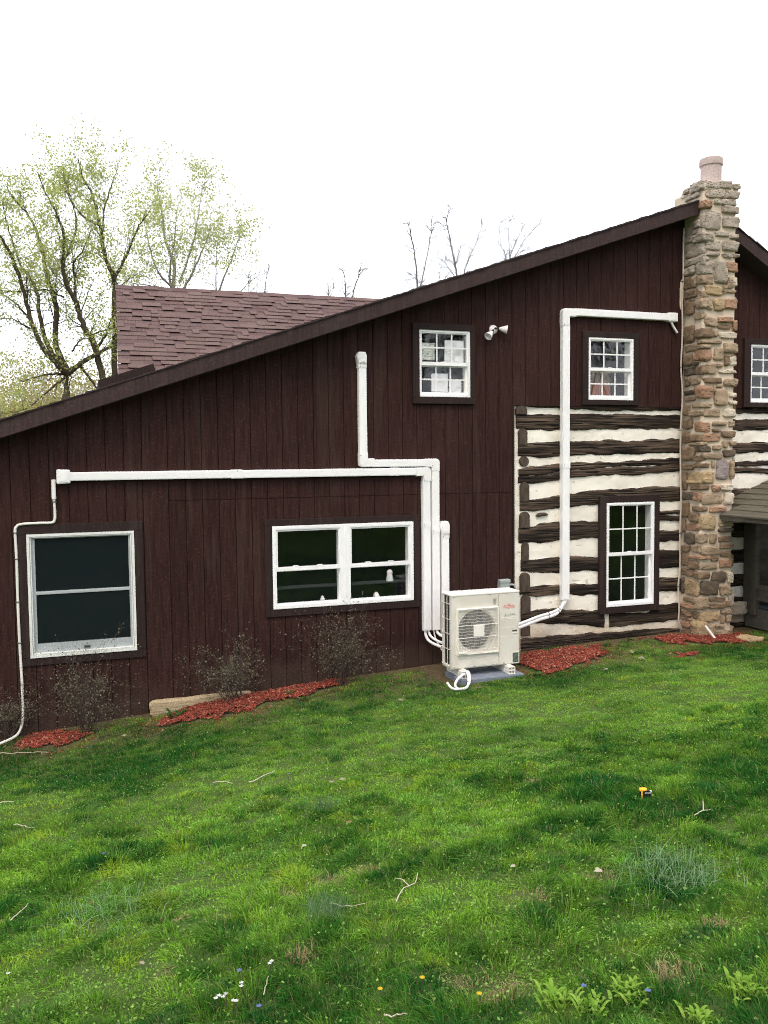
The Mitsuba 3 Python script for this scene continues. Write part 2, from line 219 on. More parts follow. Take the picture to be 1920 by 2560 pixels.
# ---------------------------------------------------------------- measured data (metres, wall plane at y = 0)
STONES=[["t",["f",8.745,9.012,6.94,7.058]],["g",["f",9.019,9.247,6.947,7.079]],["g",["f",9.248,9.37,6.957,7.046]],["g",["f",8.781,9.111,6.803,6.918]],["g",["f",9.111,9.368,6.818,6.929]],["r",["l",-0.42,-0.36,6.64,6.761],["f",8.745,8.879,6.638,6.758]],["g",["f",8.92,9.043,6.718,6.784]],["g",["f",9.05,9.307,6.713,6.813]],["g",["f",9.059,9.365,6.6,6.71]],["t",["f",8.766,9.048,6.338,6.624]],["g",["f",9.076,9.368,6.384,6.561]],["t",["l",-0.42,-0.347,6.367,6.588]],["t",["f",8.947,9.203,6.251,6.328]],["g",["f",9.218,9.355,6.233,6.311]],["t",["f",8.778,9.053,6.04,6.206]],["g",["f",9.074,9.372,6.05,6.206]],["t",["f",8.774,9.014,5.955,6.005]],["g",["f",9.07,9.258,5.951,6.012]],["t",["f",9.262,9.377,5.962,6.023]],["t",["f",8.935,9.157,5.571,5.893]],["r",["f",9.163,9.363,5.74,5.896]],["t",["f",9.159,9.264,5.502,5.681]],["l",["f",9.271,9.367,5.541,5.687]],["y",["f",8.767,9.085,5.386,5.541]],["t",["f",9.091,9.154,5.407,5.552]],["t",["f",9.161,9.33,5.436,5.492]],["t",["f",8.805,8.908,5.171,5.338]],["y",["f",8.922,9.109,5.167,5.357]],["r",["f",9.123,9.358,5.189,5.357]],["t",["l",-0.12,0.02,6.947,7.037]],["t",["l",-0.41,-0.136,6.915,7.059]],["t",["l",-0.333,0.008,6.841,6.912]],["g",["l",-0.353,-0.196,6.394,6.506]],["g",["l",-0.358,-0.147,6.305,6.395]],["g",["l",-0.183,0.016,6.217,6.342]],["t",["l",-0.42,-0.191,6.176,6.309],["f",8.745,8.907,6.155,6.287]],["t",["l",-0.42,-0.022,5.983,6.174]],["t",["l",-0.42,0.002,5.863,5.975],["f",8.745,8.768,5.819,5.93]],["t",["l",-0.25,-0.018,5.733,5.857]],["t",["l",-0.42,-0.263,5.702,5.886],["f",8.745,8.927,5.692,5.874]],["b",["l",-0.173,-0.021,5.537,5.718]],["t",["l",-0.29,-0.185,5.521,5.701]],["t",["l",-0.42,-0.298,5.548,5.682],["f",8.745,8.923,5.542,5.675]],["b",["l",-0.303,-0.015,5.378,5.502]],["t",["l",-0.42,-0.315,5.352,5.464],["f",8.745,8.761,5.343,5.454]],["b",["l",-0.234,-0.009,5.135,5.363]],["t",["l",-0.42,-0.267,5.2,5.346],["f",8.745,8.802,5.189,5.333]],["t",["l",-0.412,-0.227,5.036,5.16]],["b",["l",-0.24,-0.015,4.712,4.986]],["b",["l",-0.42,-0.257,4.758,4.909],["f",8.745,8.9,4.75,4.9]],["t",["l",-0.332,-0.027,4.58,4.7]],["t",["l",-0.42,-0.336,4.601,4.666],["f",8.745,8.903,4.599,4.664]],["b",["l",-0.212,-0.03,4.37,4.553]],["r",["l",-0.42,-0.237,4.422,4.596],["f",8.745,8.919,4.414,4.588]],["d",["l",-0.341,-0.222,4.359,4.422]],["d",["l",-0.338,0.002,4.223,4.348]],["b",["l",-0.42,-0.346,4.219,4.354],["f",8.745,8.763,4.216,4.351]],["b",["l",-0.163,-0.053,4.062,4.206]],["t",["l",-0.387,-0.169,4.071,4.201]],["d",["l",-0.289,-0.038,3.932,4.012]],["r",["l",-0.42,-0.297,3.867,4.064],["f",8.745,8.92,3.864,4.061]],["b",["l",-0.265,-0.031,3.841,3.904]],["b",["l",-0.156,-0.016,3.626,3.811]],["t",["l",-0.42,-0.169,3.599,3.695]],["t",["l",-0.42,-0.206,3.734,3.802],["f",8.745,8.923,3.728,3.796]],["b",["l",-0.228,-0.019,3.417,3.579]],["r",["l",-0.42,-0.255,3.369,3.523],["f",8.745,8.907,3.367,3.519]],["b",["l",-0.159,-0.005,3.21,3.378]],["b",["l",-0.42,-0.171,3.223,3.342]],["r",["f",8.764,9.098,3.219,3.355]],["t",["l",-0.42,-0.129,3.169,3.212],["f",8.745,8.765,3.166,3.208]],["b",["l",-0.278,0.0,2.943,3.157]],["d",["l",-0.42,-0.298,3.068,3.164],["f",8.745,8.926,3.066,3.163]],["b",["l",-0.42,-0.276,2.931,3.022]],["b",["l",-0.244,-0.003,2.798,2.897]],["b",["l",-0.42,-0.25,2.834,2.908],["f",8.745,8.902,2.833,2.907]],["b",["l",-0.112,0.003,2.547,2.769]],["y",["l",-0.42,-0.124,2.552,2.771]],["t",["f",8.774,8.995,4.925,5.07]],["r",["f",9.008,9.267,4.997,5.081]],["b",["f",9.01,9.247,4.896,4.974]],["r",["f",9.279,9.364,4.875,5.044]],["t",["f",8.921,9.018,4.783,4.884]],["l",["f",9.046,9.366,4.758,4.859]],["t",["l",-0.42,-0.36,4.673,4.734],["f",8.745,9.09,4.675,4.736]],["t",["f",9.119,9.38,4.545,4.703]],["t",["f",8.946,9.123,4.437,4.622]],["b",["f",9.136,9.22,4.35,4.525]],["l",["f",9.235,9.373,4.359,4.507]],["t",["f",8.798,8.998,4.225,4.399]],["t",["f",9.005,9.109,4.325,4.387]],["l",["f",9.027,9.371,4.243,4.305]],["b",["f",8.766,9.092,4.091,4.181]],["t",["f",9.141,9.379,4.046,4.171]],["t",["f",8.933,8.989,3.939,4.074]],["t",["f",8.995,9.107,4.034,4.076]],["t",["f",8.963,9.201,3.765,4.02]],["l",["f",9.243,9.37,3.887,3.967]],["l",["f",9.231,9.377,3.779,3.841]],["t",["f",8.786,9.086,3.582,3.712]],["l",["f",9.121,9.358,3.59,3.721]],["t",["f",8.934,9.194,3.458,3.532]],["t",["f",9.236,9.35,3.441,3.539]],["b",["f",8.929,9.09,3.367,3.418]],["b",["f",9.109,9.345,3.287,3.39]],["t",["f",9.121,9.237,3.133,3.236]],["t",["f",9.255,9.376,3.149,3.235]],["t",["f",8.94,9.112,3.099,3.179]],["t",["f",8.761,9.124,2.957,3.054]],["d",["f",9.137,9.364,2.989,3.104]],["t",["f",8.922,8.995,2.832,2.94]],["p",["f",9.015,9.243,2.64,2.944]],["t",["f",9.258,9.34,2.649,2.937]],["y",["f",8.758,8.995,2.599,2.782]],["r",["f",8.942,9.096,2.47,2.579]],["l",["f",9.11,9.33,2.477,2.581]],["b",["l",-0.113,0.002,2.493,2.645]],["y",["l",-0.42,-0.121,2.597,2.649]],["y",["f",8.766,8.926,2.598,2.684]],["b",["l",-0.42,-0.201,2.495,2.575],["f",8.745,8.893,2.496,2.576]],["r",["f",8.949,9.089,2.486,2.567]],["l",["f",9.11,9.337,2.493,2.572]],["d",["l",-0.272,-0.01,2.339,2.467]],["r",["l",-0.42,-0.284,2.324,2.473]],["t",["f",8.76,9.148,2.281,2.465]],["l",["f",9.158,9.34,2.273,2.464]],["b",["l",-0.172,-0.004,2.062,2.307]],["b",["l",-0.42,-0.215,2.173,2.254],["f",8.745,8.842,2.177,2.257]],["r",["f",8.905,9.201,2.158,2.25]],["b",["l",-0.388,-0.191,2.005,2.16]],["y",["f",8.745,9.02,1.893,2.135]],["t",["f",9.076,9.339,1.939,2.072]],["r",["l",-0.39,-0.106,1.874,1.988]],["b",["l",-0.097,-0.017,1.848,2.036]],["d",["l",-0.291,-0.073,1.666,1.846]],["t",["l",-0.42,-0.316,1.699,1.849],["f",8.745,8.89,1.701,1.85]],["t",["f",8.911,9.038,1.694,1.856]],["d",["f",9.078,9.341,1.847,1.916]],["b",["f",9.08,9.344,1.701,1.794]],["b",["f",9.096,9.346,1.597,1.678]],["b",["l",-0.193,0.004,1.552,1.64]],["t",["l",-0.418,-0.207,1.544,1.671]],["t",["f",8.757,9.097,1.517,1.656]],["b",["f",9.115,9.333,1.463,1.567]],["b",["l",-0.18,-0.007,1.322,1.534]],["r",["l",-0.42,-0.201,1.445,1.509],["f",8.745,8.901,1.453,1.516]],["b",["f",8.923,9.078,1.404,1.497]],["r",["f",9.1,9.336,1.3,1.434]],["b",["l",-0.388,-0.194,1.298,1.428]],["t",["f",8.745,9.059,1.287,1.386]],["b",["l",-0.291,-0.01,1.176,1.293]],["b",["l",-0.42,-0.305,1.156,1.266],["f",8.745,8.919,1.158,1.268]],["d",["f",8.955,9.232,1.085,1.26]],["l",["f",9.246,9.346,1.074,1.249]],["d",["l",-0.071,0.013,0.876,1.137]],["y",["l",-0.402,-0.085,0.872,1.141]],["d",["f",8.745,9.071,0.905,1.131]],["t",["f",9.099,9.343,0.891,1.043]],["b",["l",-0.323,-0.044,0.769,0.846]],["t",["l",-0.42,-0.341,0.695,0.88],["f",8.745,8.898,0.696,0.881]],["b",["f",8.914,9.223,0.796,0.866]],["r",["l",-0.325,-0.0,0.672,0.754]],["b",["f",8.915,9.222,0.691,0.778]],["b",["f",9.234,9.325,0.688,0.806]],["b",["l",-0.237,-0.011,0.547,0.647]],["b",["l",-0.397,-0.253,0.534,0.657]],["y",["f",8.745,9.116,0.49,0.654]],["t",["f",9.129,9.327,0.598,0.668]],["r",["l",-0.245,-0.004,0.476,0.535]],["r",["l",-0.243,-0.005,0.381,0.464]],["y",["l",-0.42,-0.262,0.269,0.502],["f",8.745,8.882,0.278,0.511]],["t",["f",8.892,9.017,0.267,0.454]],["t",["f",9.026,9.215,0.383,0.453]],["t",["f",9.024,9.325,0.273,0.361]],["t",["f",9.131,9.214,0.455,0.59]],["t",["f",9.224,9.321,0.465,0.583]],["b",["l",-0.245,-0.007,0.239,0.369]]]
LOGS=[[[[6.084,3.773],[7.387,3.781],[8.715,3.793]],[[6.084,3.747],[6.649,3.733],[7.114,3.725],[7.387,3.712],[7.665,3.712],[8.716,3.713]]],[[[5.879,3.635],[6.369,3.636],[7.024,3.644],[7.721,3.652],[8.136,3.639],[8.717,3.653]],[[5.888,3.432],[6.144,3.41],[6.632,3.403],[7.025,3.414],[7.352,3.43],[7.854,3.431],[8.719,3.446]]],[[[5.913,3.205],[6.144,3.227],[6.633,3.238],[7.026,3.252],[7.445,3.267],[7.724,3.245],[8.14,3.26],[8.643,3.275],[8.722,3.275]],[[5.921,3.046],[6.23,3.021],[6.633,3.025],[7.026,3.052],[7.391,3.05],[7.951,3.053],[8.373,3.071],[8.724,3.068]]],[[[5.929,2.841],[6.144,2.876],[6.633,2.916],[6.847,2.93],[7.3,2.925],[7.764,2.935],[8.335,2.961],[8.725,2.982]],[[5.929,2.757],[6.282,2.767],[6.634,2.805],[6.776,2.829],[7.209,2.847],[7.671,2.881],[7.953,2.869],[8.589,2.902],[8.726,2.905]]],[[[5.921,2.735],[6.3,2.741],[6.634,2.79],[6.847,2.818],[7.3,2.838],[7.764,2.86],[8.048,2.855],[8.608,2.894],[8.726,2.896]],[[5.912,2.659],[6.282,2.644],[6.634,2.692],[6.776,2.713],[7.118,2.731],[7.393,2.75],[7.86,2.735],[8.145,2.754],[8.728,2.778]]],[[[5.937,2.392],[6.317,2.42],[6.634,2.451],[6.848,2.478],[7.21,2.524],[7.673,2.514],[8.147,2.553],[8.731,2.541]],[[5.946,2.239],[6.23,2.246],[6.635,2.273],[7.029,2.301],[7.248,2.302],[7.768,2.32],[8.342,2.33],[8.733,2.319]]],[[[5.92,1.997],[6.196,2.018],[6.265,2.051],[6.635,2.06],[7.286,2.05]],[[5.928,1.79],[6.265,1.768],[6.636,1.784],[7.031,1.799],[7.288,1.804]]],[[[5.962,1.527],[6.318,1.533],[6.636,1.549],[6.779,1.55],[7.033,1.522],[7.289,1.502]],[[5.953,1.373],[6.318,1.323],[6.637,1.313],[7.033,1.316],[7.29,1.294]]],[[[5.944,1.142],[6.091,1.126],[6.318,1.136],[6.637,1.133],[7.291,1.11]],[[5.944,1.034],[6.231,0.985],[6.637,0.991],[7.035,0.958],[7.292,0.942]]],[[[5.961,0.77],[6.318,0.784],[6.638,0.767],[6.854,0.743],[7.293,0.701],[7.368,0.664]],[[5.961,0.606],[6.318,0.58],[6.782,0.53],[7.369,0.446]]],[[[7.465,0.657],[7.781,0.63],[8.165,0.625],[8.329,0.721],[8.733,0.724]],[[7.466,0.439],[7.783,0.44],[8.736,0.46]]],[[[5.961,0.373],[6.319,0.376],[6.675,0.38],[7.221,0.369],[7.463,0.366],[7.974,0.36],[8.738,0.322]],[[5.96,0.085],[6.675,0.117],[7.464,0.18],[8.74,0.176]]],[[[8.324,2.167],[8.735,2.158]],[[8.324,2.127],[8.736,2.117]]],[[[8.325,2.097],[8.736,2.084]],[[8.325,2.032],[8.737,2.023]]],[[[8.327,1.872],[8.739,1.856]],[[8.329,1.705],[8.741,1.705]]],[[[8.33,1.574],[8.743,1.553]],[[8.333,1.293],[8.746,1.278]]],[[[8.335,1.135],[8.748,1.122]],[[8.337,0.926],[8.75,0.922]]]]
LOGENDS=[[5.871,6.05,3.649,3.748],[5.921,6.058,3.212,3.424],[5.947,6.075,2.874,3.034],[5.946,6.083,2.396,2.651],[5.94,6.095,2.017,2.226],[5.971,6.084,1.533,1.785],[5.939,6.095,1.084,1.343],[5.961,6.108,0.767,1.017],[5.961,6.105,0.44,0.596]]
CHIP=[6.204,6.405,2.15,2.207]
RLOGS=[[3.699,3.76],[3.421,3.59],[3.06,3.205],[2.839,2.895],[2.719,2.791],[2.282,2.49],[1.97,2.105],[1.729,1.959],[1.316,1.509],[0.92,1.104],[0.515,0.73],[0.18,0.328]]
BIGTREE=[[[[-0.281,9.0,4.266],[-0.231,9.0,4.911]],0.2],[[[-0.231,9.0,4.911],[-0.377,8.85,5.085],[-0.724,8.7,5.499],[-0.939,8.55,6.151],[-1.115,8.4,6.969],[-1.303,8.25,7.405],[-1.466,8.1,7.655],[-1.623,7.95,8.014]],0.13],[[[-0.258,9.0,5.007],[-0.577,9.2,5.47],[-0.763,9.4,6.232],[-0.808,9.6,6.716],[-0.944,9.8,7.104],[-1.141,10.0,7.426],[-1.377,10.2,8.239],[-1.501,10.4,8.904]],0.11],[[[-0.228,9.0,5.008],[-0.451,9.1,5.623],[-0.411,9.2,6.441],[-0.533,9.3,6.869],[-0.636,9.4,7.428],[-0.739,9.5,7.925],[-0.875,9.6,8.324],[-1.211,9.7,8.769],[-1.375,9.8,9.069]],0.13],[[[0.585,9.0,4.276],[0.371,8.9,5.496],[0.137,8.8,5.922],[-0.001,8.7,6.407],[-0.172,8.6,6.756],[-0.249,8.5,7.165],[-0.203,8.4,7.638],[-0.279,8.3,8.034],[-0.475,8.2,8.413],[-0.665,8.1,8.904]],0.14],[[[-0.248,9.0,7.304],[-0.053,9.2,7.776],[0.051,9.4,8.284],[-0.026,9.6,8.784],[-0.133,9.8,9.288]],0.06],[[[-0.001,9.0,6.459],[-0.016,8.8,6.929],[-0.036,8.6,7.231],[0.155,8.4,7.447],[0.321,8.2,7.81]],0.06],[[[0.751,9.0,4.606],[0.782,9.05,6.246],[0.804,9.1,7.037],[0.644,9.15,7.459],[0.568,9.2,8.08],[0.405,9.25,8.853],[0.232,9.3,9.204],[0.123,9.35,9.657]],0.13],[[[0.804,9.0,7.017],[1.054,8.8,7.504],[1.326,8.6,8.112],[1.558,8.4,8.393]],0.07],[[[0.541,9.0,8.155],[0.208,9.2,8.373],[-0.054,9.4,8.79],[-0.197,9.6,9.124]],0.06],[[[0.599,9.0,8.032],[0.645,9.15,8.588],[0.848,9.3,9.232],[0.984,9.45,9.683]],0.05],[[[0.369,9.0,5.444],[0.631,8.9,5.893],[0.771,8.8,6.366]],0.07],[[[-0.23,9.0,4.943],[0.115,8.9,5.199],[0.557,8.8,5.457],[0.843,8.7,5.583],[1.195,8.6,5.678]],0.12],[[[-0.23,9.0,4.943],[-0.533,8.8,4.917],[-0.925,8.6,4.796],[-1.225,8.4,4.648]],0.06],[[[-0.262,9.0,4.878],[-0.542,8.8,4.632],[-0.944,8.6,4.234],[-1.245,8.4,4.064]],0.05],[[[0.05,9.0,5.111],[0.376,9.1,4.64],[0.522,9.2,4.288]],0.06],[[[-0.95,9.0,5.876],[-1.238,8.8,6.023],[-1.528,8.6,6.01]],0.04],[[[-0.944,9.0,6.066],[-1.198,9.2,6.402],[-1.51,9.4,6.674],[-1.736,9.6,6.825]],0.05],[[[-0.124,9.0,5.428],[0.068,8.8,5.665],[0.253,8.6,5.676]],0.04],[[[-0.24,9.0,6.574],[-0.626,8.85,6.684],[-1.218,8.7,6.594],[-1.508,8.55,6.582]],0.04]]
TREE2=[[[[3.075,19.0,7.942],[3.097,19.1,8.857],[3.165,19.2,9.629],[2.892,19.3,10.479],[2.82,19.4,11.492],[2.694,19.5,12.302]],0.15],[[[3.238,19.0,8.547],[3.702,18.9,9.299],[4.071,18.8,10.144],[4.39,18.7,10.884]],0.1],[[[3.047,19.0,8.786],[3.007,19.2,9.171],[3.069,19.4,9.767],[3.235,19.6,10.579],[3.358,19.8,11.65],[3.567,20.0,12.233]],0.09],[[[4.482,19.0,8.309],[4.56,19.1,9.544],[4.589,19.2,10.881]],0.06],[[[4.54,19.0,8.615],[5.132,19.1,10.087],[5.458,19.2,10.948]],0.07],[[[3.097,19.0,8.838],[2.621,18.8,9.262],[2.351,18.6,9.978],[2.137,18.4,10.871]],0.08],[[[3.299,19.0,9.048],[3.829,19.15,10.511],[4.111,19.3,11.974],[4.224,19.45,12.632]],0.07],[[[2.945,19.0,8.631],[2.32,19.2,8.933],[1.651,19.4,8.983]],0.06],[[[3.24,19.0,8.647],[2.61,19.2,8.899],[1.747,19.4,9.038],[1.473,19.6,9.459]],0.05]]
BARE=[[[[[15.146,27.0,10.228],[15.101,27.0,10.976],[15.012,27.0,12.371],[14.77,27.0,13.562],[14.674,27.0,14.109]],0.09],[[[15.151,27.0,10.791],[15.468,27.0,11.933],[15.788,27.0,13.452],[15.811,27.0,13.734]],0.06],[[[15.105,27.0,11.35],[14.652,27.0,11.743]],0.03],[[[15.563,27.0,11.095],[15.156,27.0,11.353],[14.552,27.0,11.876]],0.03]],[[[[18.076,29.0,10.712],[18.029,29.0,12.113],[17.868,29.0,13.001],[17.601,29.0,14.274],[17.496,29.0,14.859],[17.666,29.0,15.663]],0.09],[[[17.921,29.0,12.606],[18.147,29.0,13.319],[18.372,29.0,13.933]],0.05],[[[17.918,29.0,12.106],[17.372,29.0,12.77],[16.991,29.0,13.042],[17.049,29.0,13.441]],0.04],[[[17.256,29.0,11.868],[18.144,29.0,12.919]],0.04],[[[16.976,29.0,11.057],[17.037,29.0,11.855],[17.174,29.0,12.608]],0.05]],[[[[19.389,31.0,11.118],[19.339,31.0,12.698],[19.637,31.0,13.559],[20.113,31.0,14.54],[20.472,31.0,15.516]],0.07],[[[20.113,31.0,14.54],[20.588,31.0,14.944]],0.03],[[[19.696,31.0,13.668],[20.229,31.0,14.021]],0.03]],[[[[22.881,33.0,12.53],[22.847,33.0,14.1],[22.57,33.0,14.864],[21.692,33.0,15.246]],0.05],[[[23.072,33.0,12.541],[23.101,33.0,14.173],[23.015,33.0,15.455],[23.106,33.0,16.69]],0.07],[[[23.101,33.0,14.341],[23.588,33.0,15.385],[24.103,33.0,16.323]],0.05],[[[23.331,33.0,14.244],[24.102,33.0,15.423],[25.14,33.0,16.519]],0.05],[[[23.459,33.0,14.365],[24.49,33.0,15.169]],0.03],[[[22.57,33.0,14.864],[22.446,33.0,15.746],[22.574,33.0,16.313]],0.03]],[[[[13.01,35.0,10.613],[13.04,35.0,11.821],[13.026,35.0,13.132]],0.07],[[[13.04,35.0,11.821],[13.443,35.0,12.554]],0.04]],[[[[14.605,37.0,10.988],[14.622,37.0,12.198],[14.613,37.0,13.289],[14.522,37.0,13.743],[14.344,37.0,14.018]],0.09],[[[14.916,37.0,11.463],[15.053,37.0,12.509],[15.372,37.0,13.449],[15.525,37.0,13.919],[16.057,37.0,14.09]],0.08],[[[15.525,37.0,13.919],[15.428,37.0,14.028]],0.03],[[[14.624,37.0,12.371],[14.873,37.0,12.729]],0.04]],[[[[9.406,39.0,11.073],[9.403,39.0,12.691],[9.376,39.0,13.668]],0.05],[[[8.673,39.0,12.422],[9.512,39.0,13.388],[10.228,39.0,13.834]],0.05],[[[10.303,39.0,11.577],[10.349,39.0,12.741],[10.463,39.0,13.675],[10.69,39.0,14.384]],0.06],[[[8.678,39.0,12.652],[10.385,39.0,12.743]],0.04]]]
CABLE=[[8.71,6.451],[8.706,6.112],[8.708,5.659],[8.69,5.488],[8.703,5.008],[8.699,4.734],[8.683,4.366],[8.716,3.929],[8.687,3.409],[8.695,2.769],[8.708,2.294],[8.693,1.826],[8.699,1.295],[8.674,1.0],[8.693,0.643],[8.688,0.465],[8.747,0.324]]

XL, XR, CD = 8.745, 9.372, 0.42          # chimney: left face, right face, depth in front of the wall
def top_l(x): return 3.812 + .3425*x
def bot_l(x): return 3.592 + .3425*x
def top_r(x): return 6.457 - .56*(x-9.444)
def bot_r(x): return 6.234 - .58*(x-9.447)
APX = 8.79
WIN = dict(left=(-.643, .583, .681, 2.165), kitchen=(2.306, 4.271, 1.068, 2.157), cabin=(7.366, 8.210, .759, 2.325), study=(4.373, 5.141, 3.855, 4.771), attic=(7.037, 7.817, 3.849, 4.763), end=(9.986, 10.76, 3.844, 4.762))
TRIM = dict(left=(-.752, .690, .585, 2.280), kitchen=(2.210, 4.370, .968, 2.244), cabin=(7.250, 8.315, .655, 2.428), study=(4.280, 5.205, 3.763, 4.855), attic=(6.940, 7.910, 3.778, 4.849), end=(9.860, 10.90, 3.772, 4.854))
def rect(a): return sbox(a[0], a[2], a[1], a[3])
HOLES = unary_union([rect((a[0]+.012, a[1]-.012, a[2]+.012, a[3]-.012)) for a in WIN.values()])
LOGZ, LOGX = 3.755, 5.842

# ---------------------------------------------------------------- ground
def build_ground():
    def axis(lo, hi, fine0, fine1, step):
        a = list(np.arange(fine0, fine1+1e-6, step)); d = step
        while a[-1] < hi: d *= 1.22; a.append(a[-1]+d)
        d = step
        while a[0] > lo: d *= 1.22; a.insert(0, a[0]-d)
        return np.array(a)
    X, Y = np.meshgrid(axis(-400, 400, -4, 13, .11), axis(-300, 500, -11, 2, .11), indexing='ij')
    Z = ground(X, Y)
    P = np.stack([X, Y, Z], -1)
    lawn = np.clip((-Y-.9)/1.2, 0, 1)
    Z = Z + lawn*(.06*(meshkit.fbm(P*[1.1, 1.1, 0], 3, 5)-.5) + .045*(meshkit.noise(P*[4, 4, 0], 9)-.5) + .03*(meshkit.noise(P*[9, 9, 0], 10)-.5))
    n, m = X.shape; i, j = np.meshgrid(np.arange(n-1), np.arange(m-1), indexing='ij')
    q = np.stack([i*m+j, (i+1)*m+j, (i+1)*m+j+1, i*m+j+1], -1).reshape(-1, 4)
    return np.stack([X, Y, Z], -1).reshape(-1, 3), np.vstack([q[:, [0, 1, 2]], q[:, [0, 2, 3]]])
def gz(x, y):
    x, y = np.asarray(x, float), np.asarray(y, float)
    P = np.stack([x, y, 0*x], -1); lawn = np.clip((-y-.9)/1.2, 0, 1)
    return ground(x, y) + lawn*(.06*(meshkit.fbm(P*[1.1, 1.1, 0], 3, 5)-.5) + .045*(meshkit.noise(P*[4, 4, 0], 9)-.5) + .03*(meshkit.noise(P*[9, 9, 0], 10)-.5))
obj('ground', build_ground(), M_SOIL, smooth=True, kind='structure')

# ---------------------------------------------------------------- the house
H = thing('house', 'dark brown board-sided house with a log cabin section, white windows and a long sloping roof', 'house')
wall_poly = Polygon([(-6, -1.5), (13.5, -1.5), (13.5, bot_r(13.5)+.06), (APX, bot_l(APX)+.06), (-6, bot_l(-6)+.06)])
log_poly = unary_union([sbox(LOGX, -1.5, XL+.4, LOGZ), sbox(XR-.4, -1.5, 13.5, LOGZ)])
front = ext_y(wall_poly.difference(log_poly).difference(HOLES), .024, .15)
logback = ext_y(log_poly.intersection(wall_poly).difference(HOLES), .10, .15)
side = [cbox(-6, -5.85, .152, 9, -1.5, bot_l(-6)+.1), cbox(13.35, 13.5, .152, 9, -1.5, bot_r(13.5)+.1), cbox(-6, 13.5, 8.9, 9.05, -1.5, 1.5)]
obj('wall', cat_mesh([front, logback] + side), M_BACK, H, label='dark wall behind the siding boards')
# vertical siding boards, grooves between them
edges = [.704-.2145*k for k in range(18, 0, -1)] + [.704, 1.012] + [1.012+.2085*k for k in range(1, 52)]
siding_poly = wall_poly.difference(log_poly).difference(HOLES)
for a, b in zip(edges[:-1], edges[1:]):
    if b > XL+.05 and a < XR-.05: continue
    g = max(-1.2, float(ground((a+b)/2, 0))-.15)
    rows = [(g, 2.519), (2.526, 9)] if a > .9 else [(g, 9)]
    for z0, z1 in rows:
        c = sbox(a+.0042, z0, b-.0042, z1).intersection(siding_poly)
        if a > LOGX-.25 and z0 > 2: c = c.intersection(sbox(a, LOGZ+.001, b, 9).union(sbox(a, 0, LOGX, 9)))
        for q in getattr(c, 'geoms', [c]):
            if q.geom_type == 'Polygon' and q.area > .003: obj('siding_board', ext_y(q, random.Random(int(a*999+z0*77)).uniform(0, .0015), .022), M_SIDING, H)
# roof: slab, rake fascia boards, the shingle edge over them
sec = Polygon([(-6.4, bot_l(-6.4)+.004), (APX, bot_l(APX)+.004), (13.9, bot_r(13.9)+.004), (13.9, top_r(13.9)-.03), (APX, top_l(APX)-.03), (-6.4, top_l(-6.4)-.03)])
ROOF = obj('roof', ext_y(sec, -.302, 9.3), M_ROOF, H)
obj('fascia', ext_y(Polygon([(-6.4, bot_l(-6.4)), (XL-.02, bot_l(XL-.02)), (XL-.02, top_l(XL-.02)-.025), (-6.4, top_l(-6.4)-.025)]), -.33, -.3), M_FASCIA, ROOF, label='long brown board along the left slope of the roof')
obj('fascia', ext_y(Polygon([(XR+.02, bot_r(XR+.02)), (13.9, bot_r(13.9)), (13.9, top_r(13.9)-.025), (XR+.02, top_r(XR+.02)-.025)]), -.33, -.3), M_FASCIA, ROOF, label='brown board along the steep roof slope right of the chimney')
rng = random.Random(4); sl = []
for f, x0, x1 in ((top_l, -6.4, XL-.02), (top_r, XR+.02, 13.9)):
    x = x0
    while x < x1:
        w = .132; e = min(x1, x+w+.02); h = rng.uniform(.012, .022); fr = -.342-rng.uniform(0, .014)
        sl.append(ext_y(Polygon([(x, f(x)-.028), (e, f(e)-.028), (e, f(e)-.026+h*.55), (x, f(x)-.026+h*1.25)]), fr, .4)); x += w
obj('shingle_edge', cat_mesh(sl), M_ROOF, ROOF, kind='stuff')
obj('curb', ext_y(Polygon([(.222, 3.86), (.902, 4.10), (.872, 4.214), (.222, 3.998)]), -.02, 1.1), M_TRIM, ROOF, label='low dark box standing on the roof edge at left')

# rear roof: a shingled slope facing the viewer behind the long roof line
P33 = math.atan2(1.667, 2.5); RY0, RZ0, RX0, RX1 = 2.0, 4.331, .60, 7.2
def rr(x, s, lift=0.0):      # x along the wall, s up the slope from the lower edge
    return (x, RY0 + s*math.cos(P33) - lift*math.sin(P33), RZ0 + s*math.sin(P33) + lift*math.cos(P33))
SL = 3.005
def slab(x0, x1, s0, s1, l0, l1, cut=.0):
    v = [rr(x, s+(cut if l == l0 and s == s0 else 0), l) for l in (l0, l1) for s in (s0, s1) for x in (x0, x1)]
    return np.array(v), np.array([[0, 2, 3], [0, 3, 1], [4, 5, 7], [4, 7, 6], [0, 1, 5], [0, 5, 4], [2, 6, 7], [2, 7, 3], [0, 4, 6], [0, 6, 2], [1, 3, 7], [1, 7, 5]])
rz1, ry1 = RZ0+SL*math.sin(P33), RY0+SL*math.cos(P33)
prof = Polygon([(RY0-.9, RZ0-.64), (ry1, rz1-.01), (ry1+2.6, rz1-1.75), (ry1+2.6, RZ0-1.2), (RY0-.9, RZ0-1.2)])
v, f = V(trimesh.creation.extrude_polygon(prof, RX1-RX0-.25, engine='earcut'))
RR = obj('rear_roof', (np.stack([v[:, 2]+.575+.045*(v[:, 0]-RY0), v[:, 0], v[:, 1]], 1), f), M_ROOF, H, label='shingled slope rising behind the long roof line')
rng = random.Random(11); n_sh = 0
